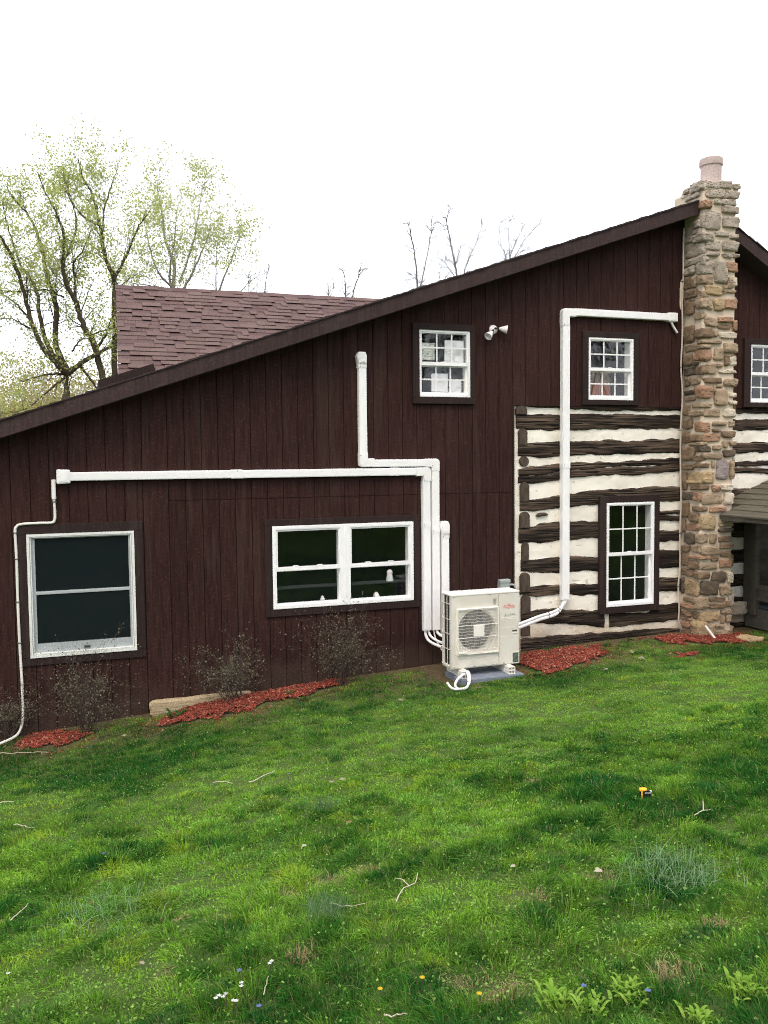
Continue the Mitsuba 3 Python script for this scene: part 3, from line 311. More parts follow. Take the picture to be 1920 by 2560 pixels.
for c in range(-4, 22):
    s0 = SL - (22-c)*.1366
    x = .535 + .105*(s0+.07)/SL
    while True:
        y_, z_ = rr(0, s0+.13)[1:]
        xe = (z_ + .10 - 3.82)/.3425 + .25                      # where the slope dips behind the long roof
        if x > min(xe, RX1): break
        w = rng.choice((.11, .14, .17, .20, .24, .30)); dbl = rng.random() < .5
        l = .004 + (.010 if dbl else .005); m = rng.choice((0, 1, 1, 3) if dbl else (0, 0, 1, 2, 4))
        t = .014 if dbl else .009; drop = rng.uniform(-.003, .003) - (.003 if dbl else 0)
        vv, ff = slab(x+.002, x+w-.001, s0+drop, s0+.16, l, l+t, .016)
        up = rng.uniform(.004, .011) + (.007 if dbl else 0)
        vv[[0, 1, 4, 5]] += np.array([0, -math.sin(P33)*up, math.cos(P33)*up])
        obj('shingle', (vv, ff), M_SHINGLE[m], RR); x += w; n_sh += 1
x = RX0+.03
while x < RX1:
    vv, ff = slab(x, x+.24, SL-.14, SL+.012, .018, .026+rng.uniform(0, .006)); obj('ridge_cap', (vv, ff), M_SHINGLE[rng.choice((2, 4, 1))], RR); x += .19

# stone chimney
CH = obj('chimney', cat_mesh([cbox(XL+.010, XR-.02, -CD+.010, .3, -.1, 6.99, .03), cbox(XL-.005, XR+.005, -CD-.005, .12, 6.9, 7.035, .03), cbox(XL+.05, XR-.06, -CD+.06, .0, 7.03, 7.065, .02)]), M_MORTAR, H, label='stone chimney with thick pale mortar joints')
def cubesphere(n):
    g = np.linspace(-1, 1, n+1); vs, fs, o = [], [], 0
    for ax in range(3):
        for s in (-1, 1):
            a, b = np.meshgrid(g, g, indexing='ij'); p = np.zeros((n+1, n+1, 3)); p[..., ax] = s; p[..., (ax+1) % 3] = a; p[..., (ax+2) % 3] = b*s
            vs.append(p.reshape(-1, 3)); i, j = np.meshgrid(np.arange(n), np.arange(n), indexing='ij')
            q = np.stack([i*(n+1)+j, (i+1)*(n+1)+j, (i+1)*(n+1)+j+1, i*(n+1)+j+1], -1).reshape(-1, 4)+o
            fs += [q[:, [0, 1, 2]], q[:, [0, 2, 3]]]; o += (n+1)**2
    m = trimesh.Trimesh(np.vstack(vs), np.vstack(fs), process=False); m.merge_vertices(); return V(m)
CS_V, CS_F = cubesphere(6)
def stone(x0, x1, y0, y1, z0, z1, seed, p=7.5, rough=.021):
    u = CS_V / (np.abs(CS_V)**p).sum(1, keepdims=True)**(1/p)
    h = np.array([(x1-x0)/2, (y1-y0)/2, (z1-z0)/2]); c = np.array([(x0+x1)/2, (y0+y1)/2, (z0+z1)/2])
    rs = np.random.default_rng(seed); k = rs.uniform(-.13, .13, (3, 3)); np.fill_diagonal(k, 0)
    u = u + (u @ k)*np.array([1, .4, 1]) * .55
    v = u*(h - np.array([.004, 0, .004])*(h > .025)) + c
    d = np.stack([meshkit.fbm(v*[13, 13, 16]+seed*3.1, 3, 7*q+1)-.5 for q in range(3)], -1)
    return v + d*2*rough*np.clip(h/.07, .35, 1.2), CS_F
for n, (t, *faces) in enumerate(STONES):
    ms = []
    if faces[0][4] > 5.75 and t in 'tby': t = 'g'          # lens-flare whitening over the chimney top, painted in as grey stone
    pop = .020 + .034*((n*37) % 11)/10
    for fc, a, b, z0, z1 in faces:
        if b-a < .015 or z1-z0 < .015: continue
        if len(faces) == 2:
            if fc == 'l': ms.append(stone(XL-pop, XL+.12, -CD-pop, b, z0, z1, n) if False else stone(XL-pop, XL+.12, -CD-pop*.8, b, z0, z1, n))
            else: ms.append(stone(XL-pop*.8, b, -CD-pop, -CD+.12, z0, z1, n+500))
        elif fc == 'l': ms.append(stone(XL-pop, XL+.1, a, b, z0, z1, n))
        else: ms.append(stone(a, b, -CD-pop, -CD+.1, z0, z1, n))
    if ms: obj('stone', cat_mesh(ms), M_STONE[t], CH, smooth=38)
for q, (yy, zz, hh) in enumerate([(-.30, .3, .2), (-.12, .52, .17), (-.33, .8, .22), (-.1, 1.1, .25), (-.3, 1.4, .2), (-.15, 1.75, .22), (-.32, 2.1, .2), (-.12, 2.5, .2), (-.3, 2.9, .24), (-.14, 3.3, .2), (-.3, 3.7, .22), (-.12, 4.1, .22), (-.3, 4.5, .2), (-.14, 4.9, .24), (-.3, 5.3, .2), (-.2, 5.7, .2)]):
    obj('stone', stone(XR-.1, XR+.02, yy-.11, yy+.11, zz-hh/2, zz+hh/2, 900+q), M_STONE['tbg'[q % 3]], CH, smooth=38)
obj('flue_pot', lathe([(.001, 7.0), (.150, 7.0), (.152, 7.335), (.168, 7.345), (.172, 7.40), (.165, 7.445), (.145, 7.455), (.118, 7.445), (.115, 7.2), (.001, 7.2)], (9.045, -.2, 0), n=28), M_POT, CH, smooth=40, label='round pinkish clay pot on top of the chimney')

# log cabin wall: chinking sheet, hewn logs, squared log ends at the corner
def chink(x0, x1, z0, z1, holes, name):
    xs, zs = np.arange(x0, x1+.001, .035), np.arange(z0, z1+.001, .035); xs[-1] = x1; zs[-1] = z1
    X, Z = np.meshgrid(xs, zs, indexing='ij'); P = np.stack([X, 0*X, Z], -1)
    Y = .052 - .016*(meshkit.fbm(P*[2, 1, 6], 3, 3)-.3) - .012*(meshkit.fbm(P*14, 3, 4)-.5)
    n, m = X.shape; i, j = np.meshgrid(np.arange(n-1), np.arange(m-1), indexing='ij')
    q = np.stack([i*m+j, (i+1)*m+j, (i+1)*m+j+1, i*m+j+1], -1).reshape(-1, 4)
    cx, cz = X.ravel()[q].mean(1), Z.ravel()[q].mean(1); keep = np.ones(len(q), bool)
    for h in holes: keep &= ~((cx > h[0]+.02) & (cx < h[1]-.02) & (cz > h[2]+.02) & (cz < h[3]-.02))
    q = q[keep]; return obj(name, (np.stack([X, Y, Z], -1).reshape(-1, 3), np.vstack([q[:, [0, 1, 2]], q[:, [0, 2, 3]]])), M_CHINK, H, smooth=True, label='white chinking between the dark logs')
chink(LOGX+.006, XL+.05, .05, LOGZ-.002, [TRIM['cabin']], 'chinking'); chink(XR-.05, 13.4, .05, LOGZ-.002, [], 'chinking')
def log_mesh(top, bot, seed, y=.022, amp=.023, fat=.014):
    top, bot = np.array(top), np.array(bot); x0, x1 = max(top[0, 0], bot[0, 0]), min(top[-1, 0], bot[-1, 0])
    xs = np.linspace(x0, x1, max(6, int((x1-x0)/.03))); o = np.argsort(top[:, 0]); o2 = np.argsort(bot[:, 0])
    zt, zb = np.interp(xs, top[o, 0], top[o, 1])+fat, np.interp(xs, bot[o2, 0], bot[o2, 1])-fat
    one = np.zeros_like(xs)
    zt = zt + amp*(meshkit.fbm(np.stack([xs*7, one, one+seed], -1), 5, seed)-.5)*2; zb = zb + amp*(meshkit.fbm(np.stack([xs*7, one, one+seed], -1), 5, seed+40)-.5)*2
    tt = np.array([0, .03, .1, .2, .3, .4, .5, .6, .7, .8, .9, .97, 1]); yy = np.array([.10, .034, .010, .003, 0, -.002, -.003, -.002, 0, .003, .010, .034, .10])
    Xg = np.repeat(xs[:, None], 13, 1); Zg = zb[:, None] + (zt-zb)[:, None]*tt
    Yg = y + yy + .020*(meshkit.fbm(np.stack([Xg*1.6, 0*Xg, Zg*16+seed], -1), 3, seed)-.5) - .004
    v = np.stack([Xg, Yg, Zg], -1).reshape(-1, 3); n = len(xs); i, j = np.meshgrid(np.arange(n-1), np.arange(12), indexing='ij')
    q = np.stack([i*13+j, (i+1)*13+j, (i+1)*13+j+1, i*13+j+1], -1).reshape(-1, 4); f = [q[:, [0, 1, 2]], q[:, [0, 2, 3]]]
    for e, s in ((0, 1), (n-1, -1)):
        k = e*13+np.arange(1, 12); f.append(np.stack([np.full(11, e*13), k, k+1], 1)[:, ::s])
    return v, np.vstack(f)
for n, (a, b) in enumerate(LOGS): obj('log', log_mesh(a, b, n+3), M_LOG, H, smooth=50)
for n, (z0, z1) in enumerate(RLOGS):
    xs = np.linspace(XR-.05, 13.4, 14); wob = .02*np.sin(xs*1.7+n)
    obj('log', log_mesh(np.stack([xs, z1+wob], 1), np.stack([xs, z0+wob*.7], 1), n+60), M_LOG, H, smooth=50)
for n, (x0, x1, z0, z1) in enumerate(LOGENDS):
    w = x1-x0; z1 = z1 + .01
    p = Polygon([(x0, z0-.02), (x1, z0-.02), (x1, z1-.05), (x1-w*.2, z1-.015), ((x0+x1)/2+.01, z1), (x0+w*.2, z1-.012), (x0, z1-.055)]) if n != 2 else Point((x0+x1)/2, (z0+z1)/2).buffer(w*.58)
    k = obj('log_end', round_y(p, -.004+.006*(n % 3), .09, .014), M_LOGEND, H)
x0, x1, z0, z1 = CHIP
obj('wood_peg', tube(curve([(x0, .03, (z0+z1)/2-.01), (x0+.1, .02, (z0+z1)/2+.012), (x1, .032, (z0+z1)/2)], 8), [.01, .028, .03, .028, .026, .026, .02, .008], 8), M_LOGEND, H, label='short wooden peg stuck in the chinking')

# ---------------------------------------------------------------- windows (parts of the house)
def ring(x0, x1, z0, z1, l, r, t, b, y0, y1):
    return ext_y(sbox(x0, z0, x1, z1).difference(sbox(x0+l, z0+b, x1-r, z1-t)), y0, y1)
def bar(x0, x1, y0, y1, z0, z1, b=.002): return cbox(x0, x1, y0, y1, z0, z1, b)
def casing(W, t, w, yf=-.026):
    for a in ((t[0], t[1], w[3]-.004, t[3]), (t[0], t[1], t[2], w[2]+.004), (t[0], w[0]+.004, w[2]+.005, w[3]-.005), (w[1]-.004, t[1], w[2]+.005, w[3]-.005)):
        obj('casing', cbox(a[0], a[1], yf, .03, a[2], a[3], .004), M_TRIM, W)
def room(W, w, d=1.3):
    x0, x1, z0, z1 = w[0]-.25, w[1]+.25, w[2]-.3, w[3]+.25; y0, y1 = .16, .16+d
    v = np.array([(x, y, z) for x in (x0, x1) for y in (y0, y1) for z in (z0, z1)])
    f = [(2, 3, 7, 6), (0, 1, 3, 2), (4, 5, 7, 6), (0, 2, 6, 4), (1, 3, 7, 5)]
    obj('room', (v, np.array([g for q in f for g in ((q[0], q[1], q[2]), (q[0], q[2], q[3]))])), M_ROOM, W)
def sash(W, x0, x1, z0, z1, l, r, t, b, y, cols=1, rows=1, m=.019):
    obj('sash', ring(x0, x1, z0, z1, l, r, t, b, y-.014, y+.018), M_VINYL, W)
    gx = np.linspace(x0+l, x1-r, cols+1); gzz = np.linspace(z0+b, z1-t, rows+1)
    bars = [bar(q-m/2, q+m/2, y-.006, y+.006, z0+b-.004, z1-t+.004) for q in gx[1:-1]] + [bar(x0+l-.004, x1-r+.004, y-.0075, y+.0045, q-m/2, q+m/2) for q in gzz[1:-1]]
    for q in bars: obj('muntin', q, M_VINYL, W)
    for i in range(cols):
        for j in range(rows):
            obj('pane', (np.array([(gx[i], y+.002, gzz[j]), (gx[i+1], y+.002, gzz[j]), (gx[i+1], y+.002, gzz[j+1]), (gx[i], y+.002, gzz[j+1])]), np.array([[0, 1, 2], [0, 2, 3]])), M_GLASS, W)
def hung(name, label, mid, cols, rows, low_inset=.0, yf=-.034, cas=-.026, fw=.034):
    w, t = WIN[name], TRIM[name]
    W = obj('window', round_y(sbox(w[0], w[2], w[1], w[3]).difference(sbox(w[0]+fw, w[2]+fw+.008, w[1]-fw, w[3]-fw)), yf, .15, .006), M_VINYL, H, label=label)
    casing(W, t, w, cas); room(W, w)
    x0, x1, z0, z1 = w[0]+fw-.003, w[1]-fw+.003, w[2]+fw+.004, w[3]-fw+.003
    sash(W, x0, x1, mid-.022, z1, .018, .018, .016, .048, -.008, cols, rows)
    sash(W, x0, x1, z0, mid-.024, .028, .028+low_inset, .012, .034, .034, cols, rows)
    c = (w[0]+w[1])/2; obj('latch', cbox(c-.03, c+.03, -.012, .02, mid+.022, mid+.036, .004), M_VINYL, W)
    return W
hung('cabin', 'tall white six-over-six window in the log wall', 1.550, 3, 2)
hung('study', 'white six-over-six window with papers behind the glass', 4.309, 3, 2, cas=-.05)
hung('attic', 'white six-over-six window above the log wall', 4.298, 3, 2, cas=-.04)
hung('end', 'white six-over-six window right of the chimney', 4.30, 3, 2, cas=-.05)
def kitchen():
    w, t = WIN['kitchen'], TRIM['kitchen']; fw = .052; m0, m1 = 3.222, 3.365
    hole = sbox(w[0]+fw, w[2]+fw, m0, w[3]-fw).union(sbox(m1, w[2]+fw, w[1]-fw, w[3]-fw))
    W = obj('window', round_y(rect((w[0], w[1], w[2], w[3])).difference(hole), -.036, .15, .008), M_VINYL, H, label='wide white double window, two sashes side by side')
    casing(W, t, w); room(W, w, 1.6)
    obj('mullion', cbox(m0+.055, m1-.055, -.042, -.03, w[2]+.03, w[3]-.03, .004), M_VINYL, W)
    for x0, x1 in ((w[0]+fw, m0), (m1, w[1]-fw)):
        sash(W, x0-.003, x1+.003, 1.565, w[3]-fw+.003, .024, .024, .022, .052, -.006)
        sash(W, x0-.003, x1+.003, w[2]+fw-.003, 1.563, .012, .012, .010, .014, .034)
        for q in (.30, .68): obj('latch', cbox(x0+(x1-x0)*q-.035, x0+(x1-x0)*q+.035, -.022, .01, 1.618, 1.632, .004), M_VINYL, W)
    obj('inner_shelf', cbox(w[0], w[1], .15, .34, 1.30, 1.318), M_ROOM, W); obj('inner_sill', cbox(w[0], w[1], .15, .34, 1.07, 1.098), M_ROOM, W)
kitchen()
def old_window():
    w, t = WIN['left'], TRIM['left']
    W = obj('window', ring(*w, .030, .030, .030, .034, -.030, .15), M_OLDFRAME, H, label='large old sliding window with a worn grey sash at the left end')
    casing(W, t, w, -.020); room(W, w, 1.6)
    obj('frame_lip', ring(w[0]+.034, w[1]-.034, w[2]+.038, w[3]-.034, .012, .012, .010, .012, -.022, .02), M_OLDFRAME, W)
    x0, x1, z0, z1 = w[0]+.046, w[1]-.046, w[2]+.048, w[3]-.044
    obj('sash', ring(x0, x1, z0, z1, .040, .022, .014, .112, .012, .05), M_SASH_GREY, W)
    obj('rail', cbox(x0+.03, x1-.015, .006, .05, 1.432, 1.472), M_SASH_GREY, W)
    obj('handle', cbox(-.035, .035, -.002, .014, .755, .785, .004), M_SCREW, W)
    obj('insect_screen', (np.array([(x0+.02, .020, z0+.06), (x1-.01, .020, z0+.06), (x1-.01, .020, z1), (x0+.02, .020, z1)]), np.array([[0, 1, 2], [0, 2, 3]])), M_SCREEN, W)
    for a, b in ((z0+.10, 1.435), (1.47, z1-.01)):
        obj('pane', (np.array([(x0+.03, .034, a), (x1-.01, .034, a), (x1-.01, .034, b), (x0+.03, .034, b)]), np.array([[0, 1, 2], [0, 2, 3]])), M_GLASS, W)
old_window()

# things seen through the panes
def sheet(x0, x1, z0, z1, y, m, label, seed, cat='paper sheet'):
    xs, zs = np.meshgrid(np.linspace(x0, x1, 7), np.linspace(z0, z1, 7), indexing='ij')
    Y = y + .022*(meshkit.noise(np.stack([xs*9, 0*xs+seed, zs*9], -1), seed)-.5)
    v = np.stack([xs, Y, zs], -1).reshape(-1, 3); v = np.vstack([v, v+[0, .0015, 0]]); i, j = np.meshgrid(np.arange(6), np.arange(6), indexing='ij')
    q = np.stack([i*7+j, (i+1)*7+j, (i+1)*7+j+1, i*7+j+1], -1).reshape(-1, 4); q = np.vstack([q, q[:, ::-1]+49])
    tag(obj('paper_sheet', (v, q), m, smooth=True), label, cat)
sheet(4.43, 4.635, 4.37, 4.60, .045, M_PAPER2, 'pale printed sheet in the upper left panes of the window left of the floodlight', 1)
sheet(4.785, 5.075, 4.345, 4.645, .045, M_PAPER, 'large blotched white sheet in the upper right panes of the window left of the floodlight', 2)
sheet(4.60, 4.85, 3.94, 4.19, .085, M_PAPER, 'bluish white sheet standing in the lower middle panes of the window left of the floodlight', 3)
sheet(4.87, 5.06, 3.93, 4.10, .095, M_PAPER, 'crumpled white sheet in the lower right corner of the window left of the floodlight', 4)
def figure(name, x, y, z, s, prof, label):
    v, f = lathe([(a*s, b*s) for a, b in prof], (x, y, z), n=14); tag(obj(name, (v, f), M_FIG, smooth=40), label, 'figurine')
figure('figurine', 4.005, .21, 1.319, .125, [(.001, 0), (.42, 0), (.44, .1), (.36, .45), (.28, .72), (.30, .80), (.34, .95), (.28, 1.15), (.12, 1.28), (.001, 1.3)], 'pale rounded figurine on the shelf behind the double window, the largest there')
figure('figurine', 3.80, .20, 1.099, .065, [(.001, 0), (.6, 0), (.7, .4), (.5, .9), (.2, 1.2), (.001, 1.25)], 'small white ornament on the sill of the double window, right-hand sash')
figure('figurine', 3.03, .20, 1.099, .06, [(.001, 0), (.5, 0), (.6, .5), (.35, .8), (.4, 1.1), (.001, 1.3)], 'small pale ornament on the sill of the double window, left-hand sash')
xs = np.linspace(7.02, 7.56, 60); cw = np.stack([xs, .20+.018*np.sin(xs*62)], 1)
cv = np.vstack([np.c_[cw, np.full(60, 3.83)], np.c_[cw, np.full(60, 4.30)]]); ci = np.arange(59)
tag(obj('curtain', (np.vstack([cv, cv+[0, .002, 0]]), np.vstack([np.stack([ci, ci+1, ci+61, ci+60], 1), np.stack([ci, ci+60, ci+61, ci+1], 1)+120])), M_CURTAIN, smooth=True), 'rust brown curtain behind the lower panes of the window above the log wall', 'curtain')

# ---------------------------------------------------------------- porch roof at the right edge
PX = 9.93
PO = obj('porch', cat_mesh([cbox(PX, PX+1.7, -.18, .0, .5, 2.15, .01), cbox(PX+.02, PX+1.7, -2.0, -.01, .28, .60, .02)]), M_PORCH, H, label='weathered wooden porch with a shingled roof at the right edge')
def pz(x): return 2.113 + .37*(x-9.094)
rf = []
for y0, y1 in ((-2.2, -.425), (-.425, .02)):
    xa = 9.094 if y1 < -.3 else XR+.02
    rf.append(ext_y(Polygon([(xa, pz(xa)-.075), (xa, pz(xa)-.012), (10.9, pz(10.9)-.012), (10.9, pz(10.9)-.075)]), y0, y1))
PRF = obj('porch_roof', cat_mesh(rf), M_PORCH, H)
for c in range(9):
    x0 = 9.085 + c*.20
    for y0, y1 in ((-2.2, -1.55), (-1.545, -.93), (-.925, -.427), (-.424, .02)):
        if y1 > -.3 and x0 < XR: continue
        j = .008*((c*3+int(y0*7)) % 3)
        v = ext_y(Polygon([(x0-j, pz(x0)-.008), (x0-j, pz(x0)+.016), (x0+.21, pz(x0+.21)+.002), (x0+.21, pz(x0+.21)-.008)]), y0+.003, y1-.003)
        obj('shingle', v, M_PSHING, PRF)
for a in ((PX-.03, PX+.07, -.30, -.19, .50, 2.10), (PX-.012, PX+.05, -1.9, -.30, .91, .99), (PX-.012, PX+.05, -1.9, -.30, .74, .80), (PX-.012, PX+.05, -1.9, -.30, 1.96, 2.06), (PX-.03, PX+.07, -2.0, -1.9, .50, 2.10)):
    obj('frame_board', cbox(*a, .006), M_PORCH, PO)
obj('panel', cbox(PX+.01, PX+.04, -1.9, -.30, .80, .91), M_PORCH, PO)
obj('pane', (np.array([(PX+.02, -1.9, .99), (PX+.02, -.3, .99), (PX+.02, -.3, 1.97), (PX+.02, -1.9, 1.97)]), np.array([[0, 1, 2], [0, 2, 3]])), M_GLASS, PO)
obj('inside', cat_mesh([cbox(PX+.9, PX+.95, -2, -.15, .5, 2.1), cbox(PX+.05, PX+.9, -2.0, -1.96, .5, 2.1), cbox(PX+.05, PX+.95, -1.96, -.19, .61, .66)]), M_ROOM, PO)
tag(obj('stone_block', stone(9.50, 9.93, -.14, .06, .47, .69, 71, 6, .02), M_STONE['g'], smooth=38), 'grey stone block wedged under the logs between chimney and porch', 'stone')
tag(obj('flat_stone', stone(9.12, 9.48, -.98, -.68, .22, .33, 72, 4, .03), M_STONE['y'], smooth=38), 'flat tan stone lying on the mulch right of the chimney', 'stone')
tag(obj('pipe_stub', cat_mesh([tube([(8.86, -.72, .22), (8.80, -.62, .36), (8.755, -.54, .47)], .018, 8)]), M_HOSE, smooth=40), 'short white pipe stub leaning at the foot of the chimney', 'pipe')

# ---------------------------------------------------------------- line-set covers
YF = -.088
def straight(D, x0, x1, z0, z1): obj('straight_cover', round_y(sbox(x0, z0, x1, z1), YF+.004, 0, .014), M_DUCT, D)
def coupling(D, x0, x1, z0, z1):
    obj('coupling', round_y(sbox(x0, z0, x1, z1), YF-.003, 0, .014), M_DUCTCAP, D)
def elbow(D, x0, x1, z0, z1, cx, cz, arm=.115):
    """square bend with a rounded outer corner; (cx, cz) in {-1, 1} is that corner's side"""
    p = sbox(x0, z0, x1, z1); r = .055
    ox, oz = (x1 if cx > 0 else x0), (z1 if cz > 0 else z0)
    corner = sbox(min(ox, ox-cx*r), min(oz, oz-cz*r), max(ox, ox-cx*r), max(oz, oz-cz*r)).difference(Point(ox-cx*r, oz-cz*r).buffer(r))
    ix, iz = (x0 if cx > 0 else x1), (z0 if cz > 0 else z1)
    inner = sbox(min(ix, ox-cx*arm), min(iz, oz-cz*arm), max(ix, ox-cx*arm), max(iz, oz-cz*arm))
    obj('elbow', round_y(p.difference(corner).difference(inner), YF-.004, 0, .014), M_DUCTCAP, D)
def screws(D, pts):
    for x, z in pts: obj('screw', lathe([(.001, 0), (.006, 0), (.006, .004), (.001, .005)], (x, YF-.003, z), (0, -1, 0), 8), M_SCREW, D)
def end_cap(D, x0, x1, z0, z1, flare):
    c = (x0+x1)/2; w = (x1-x0)
    p = Polygon([(x0+.02, z0), (x1, z0), (x1+flare, z0+.06), (x1+flare, z1-.05), (x1-.02, z1), (x0+.03, z1), (x0, z1-.05), (x0, z0+.10)]).buffer(.012).buffer(-.012)
    obj('end_cap', round_y(p, YF-.028, 0, .03), M_DUCTCAP, D)
    obj('coupling', round_y(sbox(x0+.02, z0-.055, x1+.002, z0+.01), YF-.004, 0, .014), M_DUCTCAP, D)
D1 = thing('line_set_cover', 'long white pipe cover from the far left along the wall, then down, leftmost of three', 'pipe cover')
straight(D1, -.17, 1.80, 2.792, 2.895); straight(D1, 1.92, 4.31, 2.789, 2.892); coupling(D1, 1.79, 1.93, 2.786, 2.899); coupling(D1, 3.93, 4.05, 2.785, 2.897)
elbow(D1, 4.31, 4.522, 2.700, 2.894, 1, 1, .118); straight(D1, 4.398, 4.510, .636, 2.705); coupling(D1, 4.394, 4.514, 2.066, 2.144)
obj('end_cap', round_y(Polygon([(-.265, 2.775), (-.15, 2.782), (-.15, 2.905), (-.265, 2.912)]).buffer(.02, quad_segs=4), YF-.02, 0, .035), M_DUCTCAP, D1)
screws(D1, [(4.41, 2.11), (1.86, 2.885), (4.42, 2.72), (3.98, 2.80)])
D2 = thing('line_set_cover', 'white pipe cover dropping from an end cap, jogging right and running down, middle of three', 'pipe cover')
end_cap(D2, 3.470, 3.606, 4.275, 4.432, .004); straight(D2, 3.498, 3.606, 3.09, 4.23); elbow(D2, 3.494, 3.70, 2.908, 3.10, -1, -1, .118)
straight(D2, 3.69, 4.46, 2.906, 3.008); elbow(D2, 4.45, 4.648, 2.842, 3.013, 1, 1, .118); straight(D2, 4.534, 4.644, .632, 2.85); coupling(D2, 4.531, 4.648, 1.985, 2.06)
screws(D2, [(4.545, 2.02), (3.512, 4.245), (3.508, 3.065), (4.54, 2.92)])
D3 = thing('line_set_cover', 'short white pipe cover with an end cap, rising from behind the outdoor unit', 'pipe cover')
end_cap(D3, 4.650, 4.785, 1.965, 2.146, .004); straight(D3, 4.674, 4.784, .55, 1.93); screws(D3, [(4.69, 1.935)])
D4 = thing('line_set_cover', 'white pipe cover climbing past the log wall and turning right to the chimney', 'pipe cover')
straight(D4, 6.583, 6.703, .925, 2.86); straight(D4, 6.583, 6.703, 2.93, 4.93); coupling(D4, 6.579, 6.707, 2.85, 2.94); elbow(D4, 6.578, 6.80, 4.90, 5.152, -1, 1, .118)
straight(D4, 6.79, 8.44, 5.052, 5.158); obj('end_cap', round_y(sbox(8.42, 5.046, 8.56, 5.165).buffer(.008), YF-.008, 0, .025), M_DUCTCAP, D4)
obj('drop_pipe', tube([(8.46, -.05, 5.06), (8.50, -.05, 4.98), (8.58, -.05, 4.88)], .017, 8), M_HOSE, D4, smooth=40)
obj('standoff', cbox(6.60, 6.69, 0, .05, .95, 3.7), M_DUCTCAP, D4); screws(D4, [(6.60, 2.90), (6.60, 4.92)])

# thin drain hose at the left end of the long cover
DH = thing('drain_hose', 'thin cream drain hose bent round the left window and down to the ground', 'hose')
dp = [(-.32, -.045, 2.80), (-.322, -.03, 2.60), (-.317, -.028, 2.42), (-.322, -.028, 2.335), (-.36, -.028, 2.297), (-.50, -.028, 2.297), (-.69, -.028, 2.290), (-.745, -.03, 2.262), (-.762, -.03, 2.20), (-.757, -.03, 1.88), (-.760, -.03, 1.38), (-.757, -.03, .89), (-.747, -.03, .40), (-.748, -.04, .02), (-.77, -.09, -.12), (-.83, -.20, -.19), (-1.0, -.36, -.215), (-1.3, -.45, -.29), (-1.7, -.5, -.36)]
obj('tube', tube(curve(dp, 130), .0155, 8), M_HOSE, DH, smooth=True); obj('upper_pipe', tube([(-.32, -.045, 2.81), (-.322, -.035, 2.58)], .026, 10), M_DUCTCAP, DH, smooth=40)
for x, z in ((-.32, 2.545), (-.762, 2.19), (-.757, 1.88), (-.759, 1.37), (-.757, .88)): obj('clip', cbox(x-.028, x+.028, -.05, 0, z-.006, z+.006, .002), M_SCREW, DH)
CB = thing('cable', 'thin tan cable stapled down the left edge of the chimney', 'cable')
cpts = [(x-.012, -.03, z) for x, z in CABLE] + [(CABLE[-1][0]-.0, -.05, .27)]
obj('wire', tube(curve(cpts, 160), .0135, 7), M_CABLE, CB, smooth=True)
for q in (2, 6, 8, 11, 13): obj('staple', cbox(cpts[q][0]-.02, cpts[q][0]+.02, -.048, .0, cpts[q][2]-.005, cpts[q][2]+.005, .002), M_SCREW, CB)
dirt_blob = stone(8.655, 8.735, -.02, .06, 5.22, 5.72, 333, 3, .03)
tag(obj('mortar_smear', dirt_blob, M_MORTAR, smooth=True), 'pale mortar smear on the boards at the upper left edge of the chimney', 'mortar')

# floodlight with two heads
FL = thing('floodlight', 'white floodlight with two lamp heads on the brown boards between the upper windows', 'floodlight')
obj('base_plate', lathe([(.001, .03), (.03, .03), (.055, .018), (.066, 0), (.066, -.01)], (5.512, .002, 4.812), (0, -1, 0), 22), M_LAMP, FL, smooth=40)
for a, d in (((5.485, -.05, 4.79), (-.70, -.35, -.62)), ((5.54, -.05, 4.825), (.90, -.40, -.16))):
    d = np.array(d)/np.linalg.norm(d); a = np.array(a); k = obj('lamp_head', lathe([(.001, 0), (.018, 0), (.030, .03), (.052, .085), (.058, .115), (.052, .115), (.03, .07), (.001, .055)], a+d*.035, d, 18), M_LAMP, FL, smooth=40)
    obj('knuckle', tube([a-d*.03+[0, .03, 0], a, a+d*.045], .013, 8), M_DARK, k, smooth=40)
# electrical box behind the outdoor unit
EB = thing('disconnect_box', 'small grey metal electrical box on the wall behind the outdoor unit', 'electrical box')
obj('box', cbox(5.565, 5.715, -.10, 0, .98, 1.245, .006), M_STEEL, EB); obj('cover', cbox(5.558, 5.722, -.112, -.02, 1.235, 1.285, .008), M_STEEL, EB); obj('conduit', tube(curve([(5.70, -.05, 1.19), (5.77, -.05, 1.20), (5.82, -.06, 1.15), (5.83, -.08, .9), (5.6, -.3, .7)], 24), .014, 8), M_STEEL, EB, smooth=True)

# ---------------------------------------------------------------- outdoor unit
X0, X1, Y0, Y1, Z0, Z1 = 4.400, 5.377, -1.0, -.695, .300, 1.272
AC = thing('outdoor_unit', 'beige heat pump unit with a square fan grille standing in front of the house', 'heat pump')
fc, fr, seam = (4.766, .785), .272, 5.079
obj('fan_panel', round_y(sbox(X0, Z0+.01, seam-.0015, Z1-.02).difference(Point(*fc).buffer(fr, quad_segs=24)), Y0, Y0+.03, .012), M_AC, AC)
SP = obj('service_panel', round_y(sbox(seam+.0015, Z0+.01, X1, Z1-.02), Y0, Y0+.03, .012), M_AC, AC)
obj('cabinet', cat_mesh([cbox(X0+.012, X1-.004, Y1-.012, Y1, Z0, Z1-.02), cbox(X1-.014, X1-.001, Y0+.031, Y1-.013, Z0, Z1-.02), cbox(X0+.004, X1-.004, Y0+.012, Y1-.004, Z0, Z0+.045), cbox(X0+.32+.37, X0+.32+.375, Y0+.031, Y1-.013, Z0+.05, Z1-.02)]), M_AC, AC)
obj('top_panel', cbox(X0-.006, X1+.004, Y0-.006, Y1+.006, Z1-.024, Z1, .010), M_ACLIGHT, AC)
